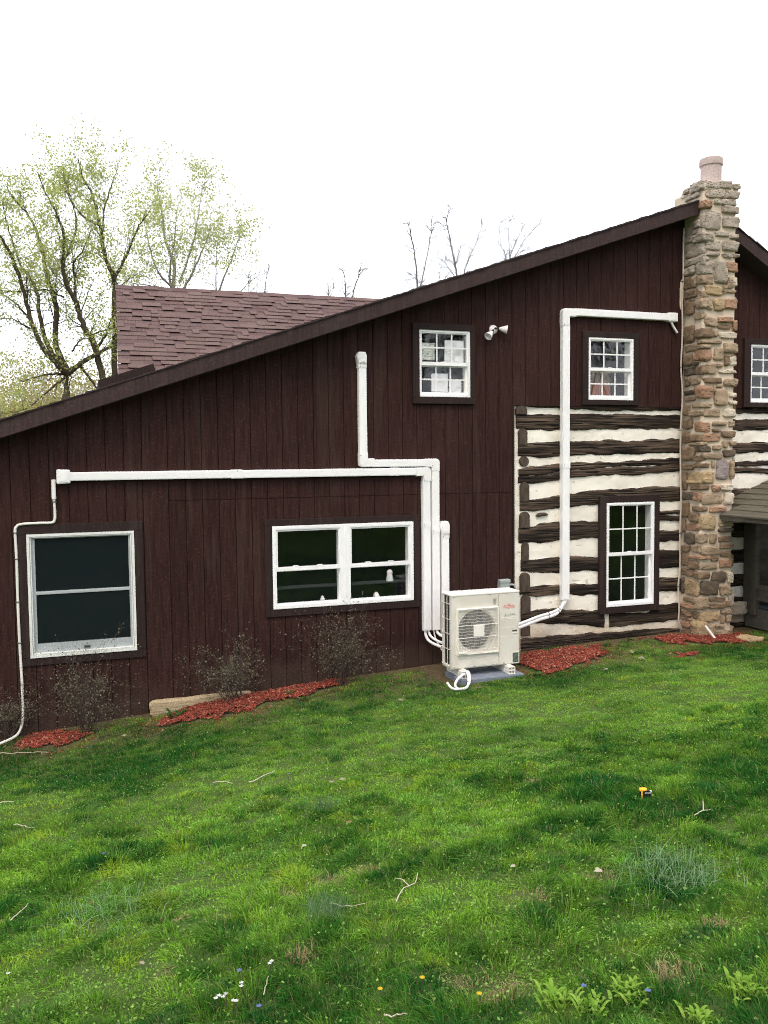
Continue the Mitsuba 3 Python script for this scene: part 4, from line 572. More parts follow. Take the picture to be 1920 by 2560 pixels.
obj('corner_post', cat_mesh([cbox(X0, X0+.03, Y1-.05, Y1-.0005, Z0+.02, Z1-.02, .006), cbox(X0-.001, X0+.012, Y0+.03, Y0+.055, Z0+.02, Z1-.02, .004)]), M_AC, AC)
obj('coil', cbox(X0+.022, X0+.05, Y0+.05, Y1-.05, Z0+.045, Z1-.03), M_COIL, AC)
obj('side_guard', cat_mesh([tube([(X0-.012, yy, Z0+.03), (X0-.012, yy, Z1-.03)], .0042, 6) for yy in (-.90, -.80)] + [tube([(X0-.004, Y0+.02, zz), (X0-.014, Y0+.06, zz), (X0-.014, Y1-.05, zz), (X0-.004, Y1-.01, zz)], .0042, 6) for zz in (.345, .56, .76, .95, 1.15)]), M_ACLIGHT, AC)
g = np.linspace(0, 2*PI, 49)
obj('shroud', lathe([(fr+.012, .0), (fr-.002, .004), (fr-.008, .03), (fr-.008, .15)], (fc[0], Y0+.002, fc[1]), (0, 1, 0), 40), M_AC, AC, smooth=40)
obj('inside', cbox(X0+.06, seam-.02, Y0+.19, Y0+.20, Z0+.06, Z1-.04), M_COIL, AC)
FANK = obj('fan_hub', lathe([(.001, -.01), (.05, 0), (.065, .03), (.065, .09), (.001, .09)], (fc[0], Y0+.05, fc[1]), (0, 1, 0), 24), M_FAN, AC, smooth=40)
for q in range(3):
    a0 = q*2*PI/3 + .5; R_, A_ = np.meshgrid(np.linspace(.055, fr-.022, 8), np.linspace(0, 1, 10), indexing='ij')
    th = a0 + A_*(1.5+.35*(R_/fr)) - .35*(R_/fr)**2; yy = Y0+.05 + .085*A_ + .012*np.sin(A_*PI)
    v = np.stack([fc[0]+R_*np.cos(th), yy, fc[1]+R_*np.sin(th)], -1).reshape(-1, 3); i, j = np.meshgrid(np.arange(7), np.arange(9), indexing='ij'); f4 = np.stack([i*10+j, (i+1)*10+j, (i+1)*10+j+1, i*10+j+1], -1).reshape(-1, 4)
    obj('blade', (np.vstack([v, v+[0, .003, 0]]), np.vstack([f4, f4[:, ::-1]+80])), M_FAN, FANK, smooth=True)
gx0, gx1, gz0, gz1 = 4.477, 5.062, .487, 1.083; yg = Y0-.032
wires = [tube([(x, yg, gz0+.006), (x, yg, gz1-.006)], .0017, 4, False) for x in np.linspace(gx0+.012, gx1-.012, 38)]
wires += [tube([(gx0+.004, yg-.003, z), (gx1-.004, yg-.003, z)], .0018 if q not in (5, 9) else .005, 4, False) for q, z in enumerate(np.linspace(gz0+.02, gz1-.02, 15))]
GR = obj('fan_grille', cat_mesh(wires), M_ACLIGHT, AC, kind='stuff', label='square guard of fine wires over the fan')
obj('grille_frame', round_y(sbox(gx0, gz0, gx1, gz1).difference(sbox(gx0+.012, gz0+.012, gx1-.012, gz1-.012)), yg-.004, Y0+.002, .005), M_ACLIGHT, AC)
obj('hub_plate', cbox(4.697, 4.851, yg-.012, yg-.003, .716, .862, .006), M_ACLIGHT, AC, label='plain square plate in the middle of the fan guard')
obj('wire_clip', cbox(4.487, 4.605, yg-.02, yg-.003, .505, .533, .004), M_ACLIGHT, AC)
for q in range(8): obj('vent_slot', cbox(4.998, 5.042, Y0-.0025, Y0+.006, 1.186-.0105*q-.0022, 1.186-.0105*q+.0022, .001), M_SCREW, AC)
obj('handle_recess', cbox(5.272, 5.346, Y0-.002, Y0+.012, .728, .754, .002), M_INK, SP); obj('handle_lip', cbox(5.270, 5.348, Y0-.007, Y0+.004, .710, .730, .003), M_ACLIGHT, SP)
for z in (.796, .675, .925, .905): obj('crease', cbox(5.10, 5.362, Y0-.0016, Y0+.004, z-.0025, z+.0025, .001), M_ACLIGHT, SP)
LB = obj('label_plate', cbox(5.278, 5.366, Y0-.004, Y0+.003, .322, .452, .001), M_GREENLAB, SP, label='small green sticker at the lower right')
obj('label_border', ring(5.268, 5.374, .312, .462, .009, .009, .009, .009, Y0-.003, Y0+.002), M_ACLIGHT, SP)
def lettering(text, height, x, y, z, m, parent, width=None, label=None, name='lettering'):
    v, f = V(meshkit.text_mesh(text, height, .0016)); s = (width/(v[:, 0].max()-v[:, 0].min())) if width else 1
    obj(name, (np.stack([x+(v[:, 0]-v[:, 0].min())*s, y-v[:, 2], z+v[:, 1]], 1), f), m, parent, label=label)
lettering('FUJITSU', .040, 5.150, Y0-.0015, 1.048, M_RED, SP, .162, label='red FUJITSU lettering')
inf = [(5.226+.016*math.sin(t)*1.0+.004*math.cos(t), Y0-.0028, 1.101+.010*math.sin(2*t)*.9+.004*math.sin(t)) for t in np.linspace(0, 2*PI, 25)]
obj('logo_loop', tube(inf, .0016, 5, False), M_RED, SP)
obj('logo_tail', tube(curve([(5.214, Y0-.0028, 1.048), (5.216, Y0-.0028, 1.040), (5.222, Y0-.0028, 1.037)], 8), .002, 5), M_RED, SP)
mk = [tube(curve([(5.166, Y0-.002, .962), (5.172, Y0-.002, .968), (5.177, Y0-.002, .956), (5.166, Y0-.002, .942), (5.160, Y0-.002, .940)], 14), .0028, 5)]
mk += [cbox(5.182+.0135*q, 5.190+.0135*q, Y0-.002, Y0+.001, .9545, .9585, .0004) for q in range(4)] + [cbox(5.247, 5.262, Y0-.0022, Y0+.001, .953, .965, .002)]
mk += [cbox(5.272+.0108*q, 5.2785+.0108*q, Y0-.002, Y0+.001, .957, .970, .0008) for q in range(4)]
obj('small_print', cat_mesh(mk), M_INK, SP, kind='stuff')
for x, z in ((4.445, 1.235), (4.95, 1.238), (5.19, 1.238), (4.44, .325), (4.73, .325), (4.99, .325), (5.15, .325)): obj('screw', lathe([(.001, 0), (.007, 0), (.007, .004), (.001, .005)], (x, Y0+.001, z), (0, -1, 0), 8), M_SCREW, AC)
for z in (1.22, .9, .6, .35): obj('screw', lathe([(.001, 0), (.005, 0), (.005, .004), (.001, .005)], (X0+.001, Y0+.02, z), (-1, 0, 0), 8), M_SCREW, AC)
for x in (4.508, 5.170):
    p = sbox(x, .198, x+.094, .290)
    for a in (.008, .051):
        for b in (.008, .051): p = p.difference(sbox(x+a, .198+b, x+a+.035, .198+b+.034))
    k = obj('foot_block', ext_y(p, -1.10, -.60), M_ACLIGHT, AC); obj('rail', cbox(x+.026, x+.068, -1.085, -.62, .288, .306, .003), M_AC, k)
tag(obj('concrete_pad', cat_mesh([cbox(4.470, 5.375, -1.150, -.62, .085, .198, .012)]), M_PAD), 'blue grey slab under the outdoor unit', 'slab')
def pipe(label, pts, r, cat='pipe', n=40, ties=(), name='refrigerant_pipe'):
    P_ = thing(name, label, cat); cp = curve(pts, n); obj('sleeve', tube(cp, r, 9), M_DUCTCAP if r > .012 else M_HOSE, P_, smooth=True)
    for q in ties:
        i = int(q*(n-2)); t = (cp[i+1]-cp[i])/np.linalg.norm(cp[i+1]-cp[i]); obj('tie', tube([cp[i]-t*.004, cp[i]+t*.004], r+.003, 10), M_DARK, P_)
pipe('white insulated pipe curving out of the leftmost cover, outer of the pair', [(4.43, -.045, .66), (4.432, -.05, .58), (4.46, -.10, .50), (4.53, -.25, .455), (4.60, -.45, .45), (4.63, -.70, .46)], .020, ties=(.72,))
pipe('white insulated pipe curving out of the leftmost cover, inner of the pair', [(4.478, -.045, .66), (4.482, -.05, .60), (4.51, -.10, .54), (4.57, -.25, .50), (4.62, -.45, .495), (4.66, -.70, .50)], .017, ties=(.72,))
pipe('white pipe leaving the second cover towards the back of the outdoor unit', [(4.60, -.045, .66), (4.605, -.06, .60), (4.64, -.12, .56), (4.70, -.3, .54), (4.72, -.70, .55)], .020)
pipe('slim pale pipe slanting from the second cover down to the base of the outdoor unit', [(4.556, -.045, .65), (4.565, -.07, .54), (4.60, -.14, .42), (4.66, -.28, .30), (4.72, -.45, .25)], .0095)
for lab, o, r in (('upper white pipe of the pair bending from the right-hand cover to the outdoor unit', .026, .021), ('lower white pipe of the pair bending from the right-hand cover to the outdoor unit', -.020, .026)):
    pipe(lab, [(6.645+.6*o, -.045, .96), (6.635+.6*o, -.05, .90), (6.585+.5*o, -.06, .825+.6*o), (6.48+.2*o, -.09, .760+o), (6.33, -.14, .732+o), (6.1, -.24, .720+o), (5.7, -.5, .705+o), (5.372, -.72, .70+o)], r, ties=(.42, .62))
hp = [(4.20, -1.32, .235), (4.225, -1.38, .185), (4.28, -1.41, .165), (4.37, -1.41, .165), (4.44, -1.36, .16), (4.50, -1.29, .165), (4.555, -1.22, .20), (4.575, -1.17, .27), (4.565, -1.14, .305)]
pipe('white drain hose end lying curved on the grass in front of the outdoor unit', hp, .0145, 'hose', 60, name='condensate_hose')
hl = [(4.53, -1.12, .268), (4.48, -1.15, .262), (4.40, -1.19, .225), (4.345, -1.24, .180), (4.325, -1.32, .158), (4.345, -1.40, .155), (4.42, -1.38, .155), (4.49, -1.30, .160), (4.535, -1.22, .185), (4.56, -1.17, .235), (4.56, -1.12, .30)]
pipe('white drain hose coiled in a loop at the left foot of the outdoor unit', hl, .0155, 'hose', 60, ties=(.55, .82), name='condensate_hose')

# ---------------------------------------------------------------- bed along the wall
tag(obj('timber', stone(.705, 2.0, -.20, -.03, -.14, .048, 81, 14, .012), M_TIMBER, smooth=30), 'pale landscape timber lying along the foot of the siding, half buried in red mulch', 'timber')
def gnorm(c, k=4): return (np.asarray(c)*k).tolist()
MUL = [('red mulch patch at the far left below the left window', [(-.86, -.22), (-.66, -.04), (-.34, -.10), (0, -.36), (-.05, -.56), (-.32, -.84), (-.63, -.56)], .045),
       ('long red mulch strip in front of the timber below the double window', [(.74, -.50), (.95, -.30), (1.15, -.10), (1.64, -.06), (2.04, -.08), (2.7, -.05), (3.2, -.05), (3.3, -.25), (3.0, -.45), (2.55, -.62), (2.03, -.66), (1.6, -.86), (1.14, -.75), (.78, -.72)], .07),
       ('red mulch patch under the log wall beside the outdoor unit', [(5.5, -.15), (6.43, -.10), (7.1, -.25), (6.95, -.75), (6.5, -.95), (6.1, -1.12), (5.67, -1.25), (5.5, -.9)], .06),
       ('red mulch heap at the foot of the chimney', [(7.9, -.15), (8.5, -.08), (8.9, -.42), (9.5, -.42), (9.55, -.80), (9.1, -1.08), (8.5, -.85), (8.05, -.62)], .05),
       ('small round red mulch spot in the grass before the chimney', [(7.75, -1.12), (8.06, -1.15), (8.04, -1.40), (7.7, -1.52), (7.6, -1.35)], .02)]
MULP = []
for n, (lab, pts, hgt) in enumerate(MUL):
    P_ = Polygon(pts).buffer(.10).buffer(-.05); MULP.append(P_); rs = np.random.default_rng(70+n); bx = P_.bounds
    cnt = int(P_.area*4300); xy = rs.uniform([bx[0], bx[1]], [bx[2], bx[3]], (cnt*3, 2))
    from shapely import contains_xy, distance, points, boundary
    out = rs.uniform([bx[0]-.3, bx[1]-.3], [bx[2]+.3, min(bx[3]+.3, -.04)], (cnt, 2)); out = out[~contains_xy(P_, out[:, 0], out[:, 1])]; out = out[rs.random(len(out)) < .30*np.exp(-distance(P_, points(out))/.08)]
    xy = xy[contains_xy(P_, xy[:, 0], xy[:, 1])][:cnt]
    d = distance(P_.boundary, points(xy)); rag = meshkit.fbm(np.c_[xy*9, xy[:, 0]*0], 3, 4)
    xy = np.vstack([xy[d > .42*(rag-.28)], out]); d = np.where(contains_xy(P_, xy[:, 0], xy[:, 1]), np.clip(distance(P_.boundary, points(xy))/.16, 0, 1), .0)
    m = len(xy); z = gz(xy[:, 0], xy[:, 1]) + .6*hgt*np.sqrt(d)*(.6+.6*meshkit.noise(np.c_[xy*7, xy[:, 0]*0], 6)) + rs.uniform(0, .012, m)
    L, Wd, Th = rs.uniform(.018, .05, m), rs.uniform(.006, .016, m), rs.uniform(.002, .006, m)
    a, e = rs.uniform(0, 2*PI, m), rs.normal(0, .35, m)
    ex = np.stack([np.cos(a)*np.cos(e), np.sin(a)*np.cos(e), np.sin(e)], 1); ey = np.stack([-np.sin(a), np.cos(a), 0*a], 1); ez = np.cross(ex, ey)
    s8 = np.array(_S, float); vv = np.stack([xy[:, 0], xy[:, 1], z], 1)[:, None] + s8[None, :, :1]*(ex*L[:, None]/2)[:, None] + s8[None, :, 1:2]*(ey*Wd[:, None]/2)[:, None] + s8[None, :, 2:]*(ez*Th[:, None]/2)[:, None]
    bf = np.array([[0, 1, 3], [0, 3, 2], [4, 6, 7], [4, 7, 5], [0, 4, 5], [0, 5, 1], [2, 3, 7], [2, 7, 6], [0, 2, 6], [0, 6, 4], [1, 5, 7], [1, 7, 3]])
    ff = (bf[None]+8*np.arange(m)[:, None, None]).reshape(-1, 3)
    t = rs.random(m)[:, None]; c = np.array([.13, .026, .018])*(1-t)+np.array([.33, .075, .047])*t
    odd = rs.random(m); c[odd > .95] = (.42, .22, .15); c[odd < .18] = (.07, .028, .02)
    hv = np.linspace(0, 1, 20)
    tag(obj('mulch', (vv.reshape(-1, 3), ff), M_VC, color=np.repeat(c, 8, 0)), lab, 'mulch', kind='stuff')

# ---------------------------------------------------------------- plants: branching helper
def grow(rs, p, d, length, rad, level, tubes, tips, kids=(5, 4, 3), spread=.75, up=.25, wig=.16, sides=(6, 5, 4, 3), taper=.35, segs=6):
    pts, dirs = [np.array(p, float)], [np.array(d, float)/np.linalg.norm(d)]
    for _ in range(segs):
        v = dirs[-1] + rs.normal(0, wig, 3) + np.array([0, 0, up*.18]); v /= np.linalg.norm(v)
        dirs.append(v); pts.append(pts[-1]+v*length/segs)
    pts = np.array(pts); r = np.linspace(rad, rad*taper, len(pts))
    tubes.append(tube(pts, r, sides[min(level, len(sides)-1)], False))
    if level >= len(kids): tips += [pts[-1], pts[-3], pts[-2]] if segs > 3 else [pts[-1], pts[-2]]; return
    for k in range(kids[level]):
        s = rs.uniform(.3, 1.0) if k else 1.0; i = min(int(s*segs), segs-1); q = pts[i]+(pts[i+1]-pts[i])*(s*segs-i)
        v = dirs[i+1] + rs.normal(0, spread, 3) + np.array([0, 0, up*.5])
        grow(rs, q, v, length*rs.uniform(.42, .72), max(rad*(1-.62*s)*rs.uniform(.45, .7), .0015), level+1, tubes, tips, kids, spread, up, wig, sides, taper, max(3, segs-1))
def leaves(rs, pts, size, jitter, per, lo, hi, fold=.25, droop=.3):
    p = np.repeat(np.asarray(pts, float), per, 0); m = len(p); p = p + rs.normal(0, jitter, (m, 3)); s = size*rs.uniform(.55, 1.3, m)[:, None]
    u = rs.normal(0, 1, (m, 3)); u[:, 2] -= droop; u /= np.linalg.norm(u, axis=1, keepdims=True); w = np.cross(u, rs.normal(0, 1, (m, 3))); w /= np.linalg.norm(w, axis=1, keepdims=True); n = np.cross(u, w)
    v = np.stack([p, p+u*s*.5+w*s*.32+n*s*fold*.3, p+u*s, p+u*s*.5-w*s*.32+n*s*fold*.3], 1).reshape(-1, 3)
    f = (np.array([[0, 1, 2], [0, 2, 3]])[None]+4*np.arange(m)[:, None, None]).reshape(-1, 3)
    t = rs.random((m, 1)); c = np.asarray(lo)*(1-t)+np.asarray(hi)*t
    return (v, f), np.repeat(c, 4, 0)
# four nearly leafless shrubs against the siding
SHR = [((-.92, -.12), .55, 'sparse dark shrub at the left edge, behind the thin drain hose', 21, 14), ((.0, -.40), .98, 'tall thin bare shrub under the left window', 22, 22), ((1.68, -.30), .72, 'low rounded bare shrub standing in the mulch by the timber', 23, 26), ((3.15, -.34), .95, 'bare shrub with pale buds under the right part of the double window', 24, 26)]
for (x, y), hgt, lab, sd, nst in SHR:
    rs = np.random.default_rng(sd); tb, tp = [], []; S_ = thing('shrub', lab, 'shrub')
    for k in range(nst):
        a = rs.uniform(0, 2*PI); lean = rs.uniform(.05, .55)
        grow(rs, (x+rs.normal(0, .05), y+rs.normal(0, .03), float(ground(x, y))-.03), (math.cos(a)*lean, math.sin(a)*lean*.4, 1), hgt*rs.uniform(.4, .9)*(1-.3*lean), .0055, 0, tb, tp, kids=(5, 4), spread=.5, up=.2, wig=.20, sides=(4, 3, 3), segs=5)
    tb = [(np.c_[v[:, 0], np.minimum(v[:, 1], -.035), v[:, 2]], f) for v, f in tb]
    obj('stems', cat_mesh(tb), M_TWIG, S_); tp = [np.array([q[0], min(q[1], -.03), q[2]]) for q in tp]
    m, c = leaves(rs, tp, .022, .012, 2, (.10, .10, .05), (.34, .31, .24)); obj('buds', m, M_LEAFVC, S_, color=c, kind='stuff')

# ---------------------------------------------------------------- trees behind the house
def skeleton_tree(name, lab, data, bark, sd, child_len, per_m, kids, leaf=None, group=None, trunk=None, thin=.006):
    rs = np.random.default_rng(sd); S_ = thing(name, lab, 'tree', group); main, tw, tips = [], [], []
    for pts, w in data:
        p = curve(pts, max(10, 5*len(pts))); n = len(p); p[1:-1] += rs.normal(0, .008, (n-2, 3))
        r = np.linspace(w, max(w*.14, .010), n)*.54; main.append(tube(p, r, 7, False))
        seg = np.linalg.norm(np.diff(p, axis=0), axis=1); tot = seg.sum()
        for k in range(int(tot*per_m)):
            s = rs.uniform(.18, 1.0); i = min(int(s*(n-1)), n-2); d = p[i+1]-p[i]; d = d/np.linalg.norm(d)
            grow(rs, p[i], d*.7+rs.normal(0, .6, 3)+[0, 0, .25], child_len*rs.uniform(.5, 1.2)*(1.15-.5*s), max(thin, r[i]*.32*rs.uniform(.6, 1)), 0, tw, tips, kids=kids, spread=.6, up=.12, wig=.17, sides=(4, 3, 3), segs=4)
        tips += [p[-1], p[-2]]
    if trunk: main.append(tube(np.array(trunk[0]), trunk[1], 9, False))
    obj('trunk', cat_mesh(main), bark, S_, smooth=True); obj('twigs', cat_mesh(tw), bark, S_)
    if leaf:
        m, c = leaves(rs, tips, *leaf); obj('crown', m, M_LEAFVC, S_, color=c)
    return S_
b0 = BIGTREE[0][0][0]
skeleton_tree('tree', 'many-stemmed spreading tree with fresh yellow-green leaves behind the left end of the house', BIGTREE, M_BARK, 5, .74, 6.2, (4, 4), (.056, .06, 3, (.36, .41, .12), (.56, .60, .24)),
              trunk=([(b0[0]+.3, b0[1], float(ground(b0[0], b0[1]))-.3), (b0[0]+.1, b0[1], 2.0), (b0[0], b0[1], b0[2])], [.26, .2, .13]))
b1 = TREE2[0][0][0]
skeleton_tree('tree', 'pale green leafy tree rising behind the shingled rear roof', TREE2, M_BARKFAR, 6, 1.25, 5.0, (4, 4), (.080, .10, 3, (.37, .41, .15), (.55, .58, .27)),
              trunk=([(b1[0]+.2, b1[1], float(ground(b1[0], b1[1]))-.3), (b1[0], b1[1], b1[2])], [.2, .09]))
BLAB = ['tall bare tree with two upright stems, leftmost above the long roof', 'bare tree with forking branches in the middle above the long roof', 'bare tree bending right, between its two taller neighbours above the long roof', 'fan-shaped bare tree nearest the chimney above the long roof', 'single bare stem above the right part of the rear roof', 'forked bare tree just right of the single stem above the rear roof', 'low bare branches beside the leafy tree above the rear roof']
for n, tdat in enumerate(BARE):
    q = tdat[0][0][0]
    skeleton_tree('tree', BLAB[n], [[p_, w_*1.25] for p_, w_ in tdat], M_BARKBARE, 40+n, .95, 5.0, (4, 3), thin=.017, trunk=([(q[0], q[1], float(ground(q[0], q[1]))-.3), (q[0], q[1], q[2])], [.2, .1]))
# the far woods: a mass of thin trees and first leaves on the rise behind
def woods(sd, n, xr, yr, hr, leaf_n, leaf_s, lo, hi):
    rs = np.random.default_rng(sd); tb, tips = [], []
    for _ in range(n):
        x, y = rs.uniform(*xr), rs.uniform(*yr); h = rs.uniform(*hr)
        grow(rs, (x, y, float(ground(x, y))-.2), (rs.normal(0, .15), rs.normal(0, .1), 1), h*.62, .10, 0, tb, tips, kids=(6, 4), spread=.55, up=.4, wig=.12, sides=(4, 3, 3), segs=4)
    m, c = leaves(rs, np.array(tips), leaf_s, .55, leaf_n, lo, hi)
    return cat_mesh(tb), m, c
wt, wl, wc = woods(8, 210, (-9, 11), (30, 50), (3.5, 7.0), 9, .15, (.24, .20, .085), (.44, .40, .14))
WD = tag(key('woods'), 'hazy yellow-brown spring woods on the rise behind the house', 'woods', kind='stuff')
obj('stems', wt, M_BARKFAR, WD, kind='stuff'); obj('leaves', wl, M_LEAFVC, WD, color=wc, kind='stuff')
wt, wl, wc = woods(9, 46, (-32, 40), (-62, -40), (9, 15), 9, .34, (.035, .055, .022), (.09, .11, .045))
WD = tag(key('woods'), 'dark woods across the lawn, seen only as reflections in the window panes', 'woods', kind='stuff')
obj('stems', wt, M_BARK, WD, kind='stuff'); obj('leaves', wl, M_LEAFVC, WD, color=wc, kind='stuff')

# ---------------------------------------------------------------- the lawn
TANS = [(1.48, -6.34, .14), (1.25, -6.4, .16), (1.04, -6.44, .10), (.42, -6.43, .09), (.62, -6.56, .10), (.29, -7.02, .12), (2.51, -7.21, .13), (2.09, -7.24, .14), (2.59, -8.02, .12), (1.58, -7.95, .16), (1.41, -7.86, .12), (2.15, -8.26, .13), (1.5, -8.0, .12), (4.6, -1.4, .12), (3.2, -5.3, .10), (.9, -7.2, .12)]
LIGHT = [(6.04, -3.52, .9), (2.24, -5.57, .5), (1.1, -3.53, .9), (3.35, -4.7, .6), (1.99, -7.04, .35), (.76, -5.76, .5), (2.59, -3.98, .9), (1.7, -7.9, .25), (2.25, -8.0, .3), (4.4, -3.2, .9), (5.0, -4.6, .6), (7.2, -2.6, .8), (-.4, -2.9, .6), (.1, -6.9, .4)]
DARKS = [(.85, -6.96, .40), (2.21, -5.77, .45), (3.03, -6.43, .4), (-.09, -5.51, .6), (2.78, -7.66, .35), (1.52, -6.16, .5), (1.79, -7.6, .3), (1.9, -6.6, .35), (.3, -5.0, .6), (-.5, -4.6, .7), (3.3, -5.9, .4), (.6, -2.2, .7)]
def spots(x, y, L):
    o = np.zeros_like(x)
    for a, b, r in L: o = np.maximum(o, np.exp(-((x-a)**2+(y-b)**2)/(r*r)))
    return o
def blades(x, y, h, w, col, rs, lean=.55, seg=2, flow=None):
    m = len(x); z = gz(x, y) - .006; a = rs.uniform(0, 2*PI, m); ld = rs.uniform(0, 2*PI, m); le = np.abs(rs.normal(0, lean, m))
    dx, dy = np.cos(ld)*le, np.sin(ld)*le
    if flow is not None: dx, dy = dx+flow[0], dy+flow[1]; le = np.hypot(dx, dy)
    wx, wy = np.cos(a)*w/2, np.sin(a)*w/2; dx, dy = dx*h, dy*h; hz = h/np.sqrt(1+.8*le*le)
    B = np.stack([x, y, z], 1); Wv = np.stack([wx, wy, 0*wx], 1)
    mid = B + np.stack([dx*.35, dy*.35, hz*.6], 1); tip = B + np.stack([dx, dy, hz*(1-.25*np.clip(le, 0, 1.2))], 1)
    if seg == 2:
        v = np.stack([B-Wv, B+Wv, mid+Wv*.8, mid-Wv*.8, tip], 1).reshape(-1, 3); f = np.array([[0, 1, 2], [0, 2, 3], [3, 2, 4]]); k = 5
    else:
        v = np.stack([B-Wv, B+Wv, tip], 1).reshape(-1, 3); f = np.array([[0, 1, 2]]); k = 3
    return (v, (f[None]+k*np.arange(m)[:, None, None]).reshape(-1, 3)), np.repeat(col, k, 0)
def lawn():
    rs = np.random.default_rng(77); X, Y = [], []
    for y0 in np.arange(-10.2, -.05, .3):                       # denser where the lawn is near
        y1 = y0+.3; dist = max(1.5, (y0+.15)+11.); xa, xb = -.36*dist-1.4-.02*dist, .98*dist+1.0
        if y0 > -9: xa = max(xa, -2.6)
        den = float(np.interp(dist, [2, 4, 7, 11], [15000, 12500, 8200, 5600])); n = int((xb-xa)*.3*den)
        X.append(rs.uniform(xa, xb, n)); Y.append(rs.uniform(y0, y1, n))
        for e0, e1 in ((-6.5, xa), (xb, 14.5)):                  # beyond the edges of the frame: thinner
            if e1 > e0: n = int((e1-e0)*.3*1500); X.append(rs.uniform(e0, e1, n)); Y.append(rs.uniform(y0, y1, n))
    x, y = np.concatenate(X), np.concatenate(Y)
    keep = ~((x > 4.30) & (x < 5.5) & (y > -1.19)) & ~((x > XL-.1) & (x < XR+.1) & (y > -.6)) & ~((x > 9.4) & (y > -.35))
    for P_ in MULP:
        q = P_.buffer(.0); near = contains_xy(q, x, y); dd = np.ones(len(x)); dd[near] = distance(P_.boundary, points(np.c_[x, y][near])); keep &= ~(near & (rs.random(len(x)) > np.exp(-dd/.05)*.75+.02))
    edge = -.10 - .5*(meshkit.fbm(np.stack([x*1.7, 0*x, 0*x], 1), 3, 12)-.5)          # bare soil close to the wall
    keep &= (y < edge) | (rs.random(len(x)) < .10)
    keep &= ~((x > 4.05) & (x < 5.6) & (y > -.95) & (rs.random(len(x)) < .45))
    x, y = x[keep], y[keep]; P = np.stack([x, y, 0*x], 1)
    big = meshkit.fbm(P*[.55, .75, 0], 3, 31); med = meshkit.fbm(P*[2.3, 2.6, 0], 3, 32); fine = meshkit.fbm(P*[9, 9, 0], 2, 33)
    tan = np.clip(spots(x, y, [(a, b, r*.72) for a, b, r in TANS])*1.05 - .75*fine+.15, 0, .8); light = spots(x, y, LIGHT); dark = spots(x, y, DARKS)
    # clumps: every blade belongs to the nearest of many tuft centres, leans away from it and shares its tone and height
    from scipy.spatial import cKDTree
    nc = 12000; cx, cy = rs.uniform(-6.6, 14.6, nc), rs.uniform(-10.3, 0, nc); tree = cKDTree(np.c_[cx, cy]); dist_c, ci = tree.query(np.c_[x+.05*(fine-.5), y+.05*(med-.5)])
    ctone, chgt, chue = rs.normal(0, 1, nc)[ci], rs.uniform(0, 1, nc)[ci], rs.random(nc)[ci]
    ox, oy = (x-cx[ci])/.07, (y-cy[ci])/.07; wind = meshkit.fbm(P*[1.2, 1.2, 0], 2, 41)*6
    flow = (.55*np.clip(ox, -1.3, 1.3)+.35*np.cos(wind), .55*np.clip(oy, -1.3, 1.3)+.35*np.sin(wind))
    g = np.clip(.40 + 1.5*(big-.5) + 1.1*(med-.5) + .5*(fine-.5) + .55*light - .18*dark + .20*ctone, 0, 1)[:, None]
    far = np.clip((y+5.5)/4, 0, 1)
    h = (.026+.034*rs.random(len(x)))*(.55+.9*chgt)*(1.25-.55*g[:, 0]+.35*dark-.35*tan-.2*light)*(1-.22*far)
    stray = rs.random(len(x)) < .02; h = np.where(stray, h*1.7, h)
    w = np.interp(y, [-9, -6, -3, -1], [.0034, .0048, .0068, .0084])*rs.uniform(.6, 1.35, len(x))
    c = np.array([.027, .118, .019])*(1-g) + np.array([.232, .440, .046])*g
    c = np.where(chue[:, None] < .16, c*np.array([.9, 1.0, 1.35]), c); c = np.where(chue[:, None] > .88, c*np.array([1.35, 1.08, .9]), c)
    t = rs.random((len(x), 1)); c = c*(.45+1.1*t); c = np.where(rs.random((len(x), 1)) < .05, c*.5+np.array([.24, .22, .10]), c)
    tn = (tan[:, None] > rs.random((len(x), 1))); c = np.where(tn, np.array([.42, .34, .18])*(.6+.7*t), c)
    w = np.where((x < -.36*(y+11)-1.5) | (x > .98*(y+11)+1.1), w*1.9, w)
    near = y < -4.2
    a = blades(x[near], y[near], h[near], w[near], c[near], rs, .5, 2, (flow[0][near], flow[1][near])); b = blades(x[~near], y[~near], h[~near], w[~near], c[~near], rs, .5, 1, (flow[0][~near], flow[1][~near]))
    # small round leaves of clover and other low weeds
    n = 46000; sel = rs.choice(len(x), n, p=(.15+light+.4*g[:, 0])/(.15+light+.4*g[:, 0]).sum())
    pts = np.stack([x[sel]+rs.normal(0, .02, n), y[sel]+rs.normal(0, .02, n), gz(x[sel], y[sel])+h[sel]*rs.uniform(.35, .85, n)], 1)
    lm, lc = leaves(rs, pts, .015, .004, 1, (.12, .27, .04), (.36, .54, .14), droop=-.2)
    return a, b, (lm, lc)
ga, gb, gc = lawn()
obj('grass', cat_mesh([ga[0], gb[0], gc[0]]), M_GRASS, color=np.vstack([ga[1], gb[1], gc[1]])); tag('grass', 'green lawn grass with lighter clover patches, sloping down to the house', 'grass', kind='stuff')
def tuft(x, y, n, r, h, w, lo, hi, lab, sd, lean=.7, name='grass_tuft', cat='grass tuft'):
    rs = np.random.default_rng(sd); q = rs.normal(0, r, (n, 2)); t = rs.random((n, 1)); c = np.asarray(lo)*(1-t)+np.asarray(hi)*t
    m, cc = blades(x+q[:, 0], y+q[:, 1], h*rs.uniform(.5, 1.15, n), w*rs.uniform(.7, 1.3, n), c, rs, lean); tag(obj(name, m, M_GRASS, color=cc), lab, cat)
BG = ((.16, .32, .15), (.36, .52, .31))
tuft(2.84, -7.42, 420, .13, .15, .0026, *BG, 'wide blue-green grass tuft at the lower right of the lawn', 1, 1.1)
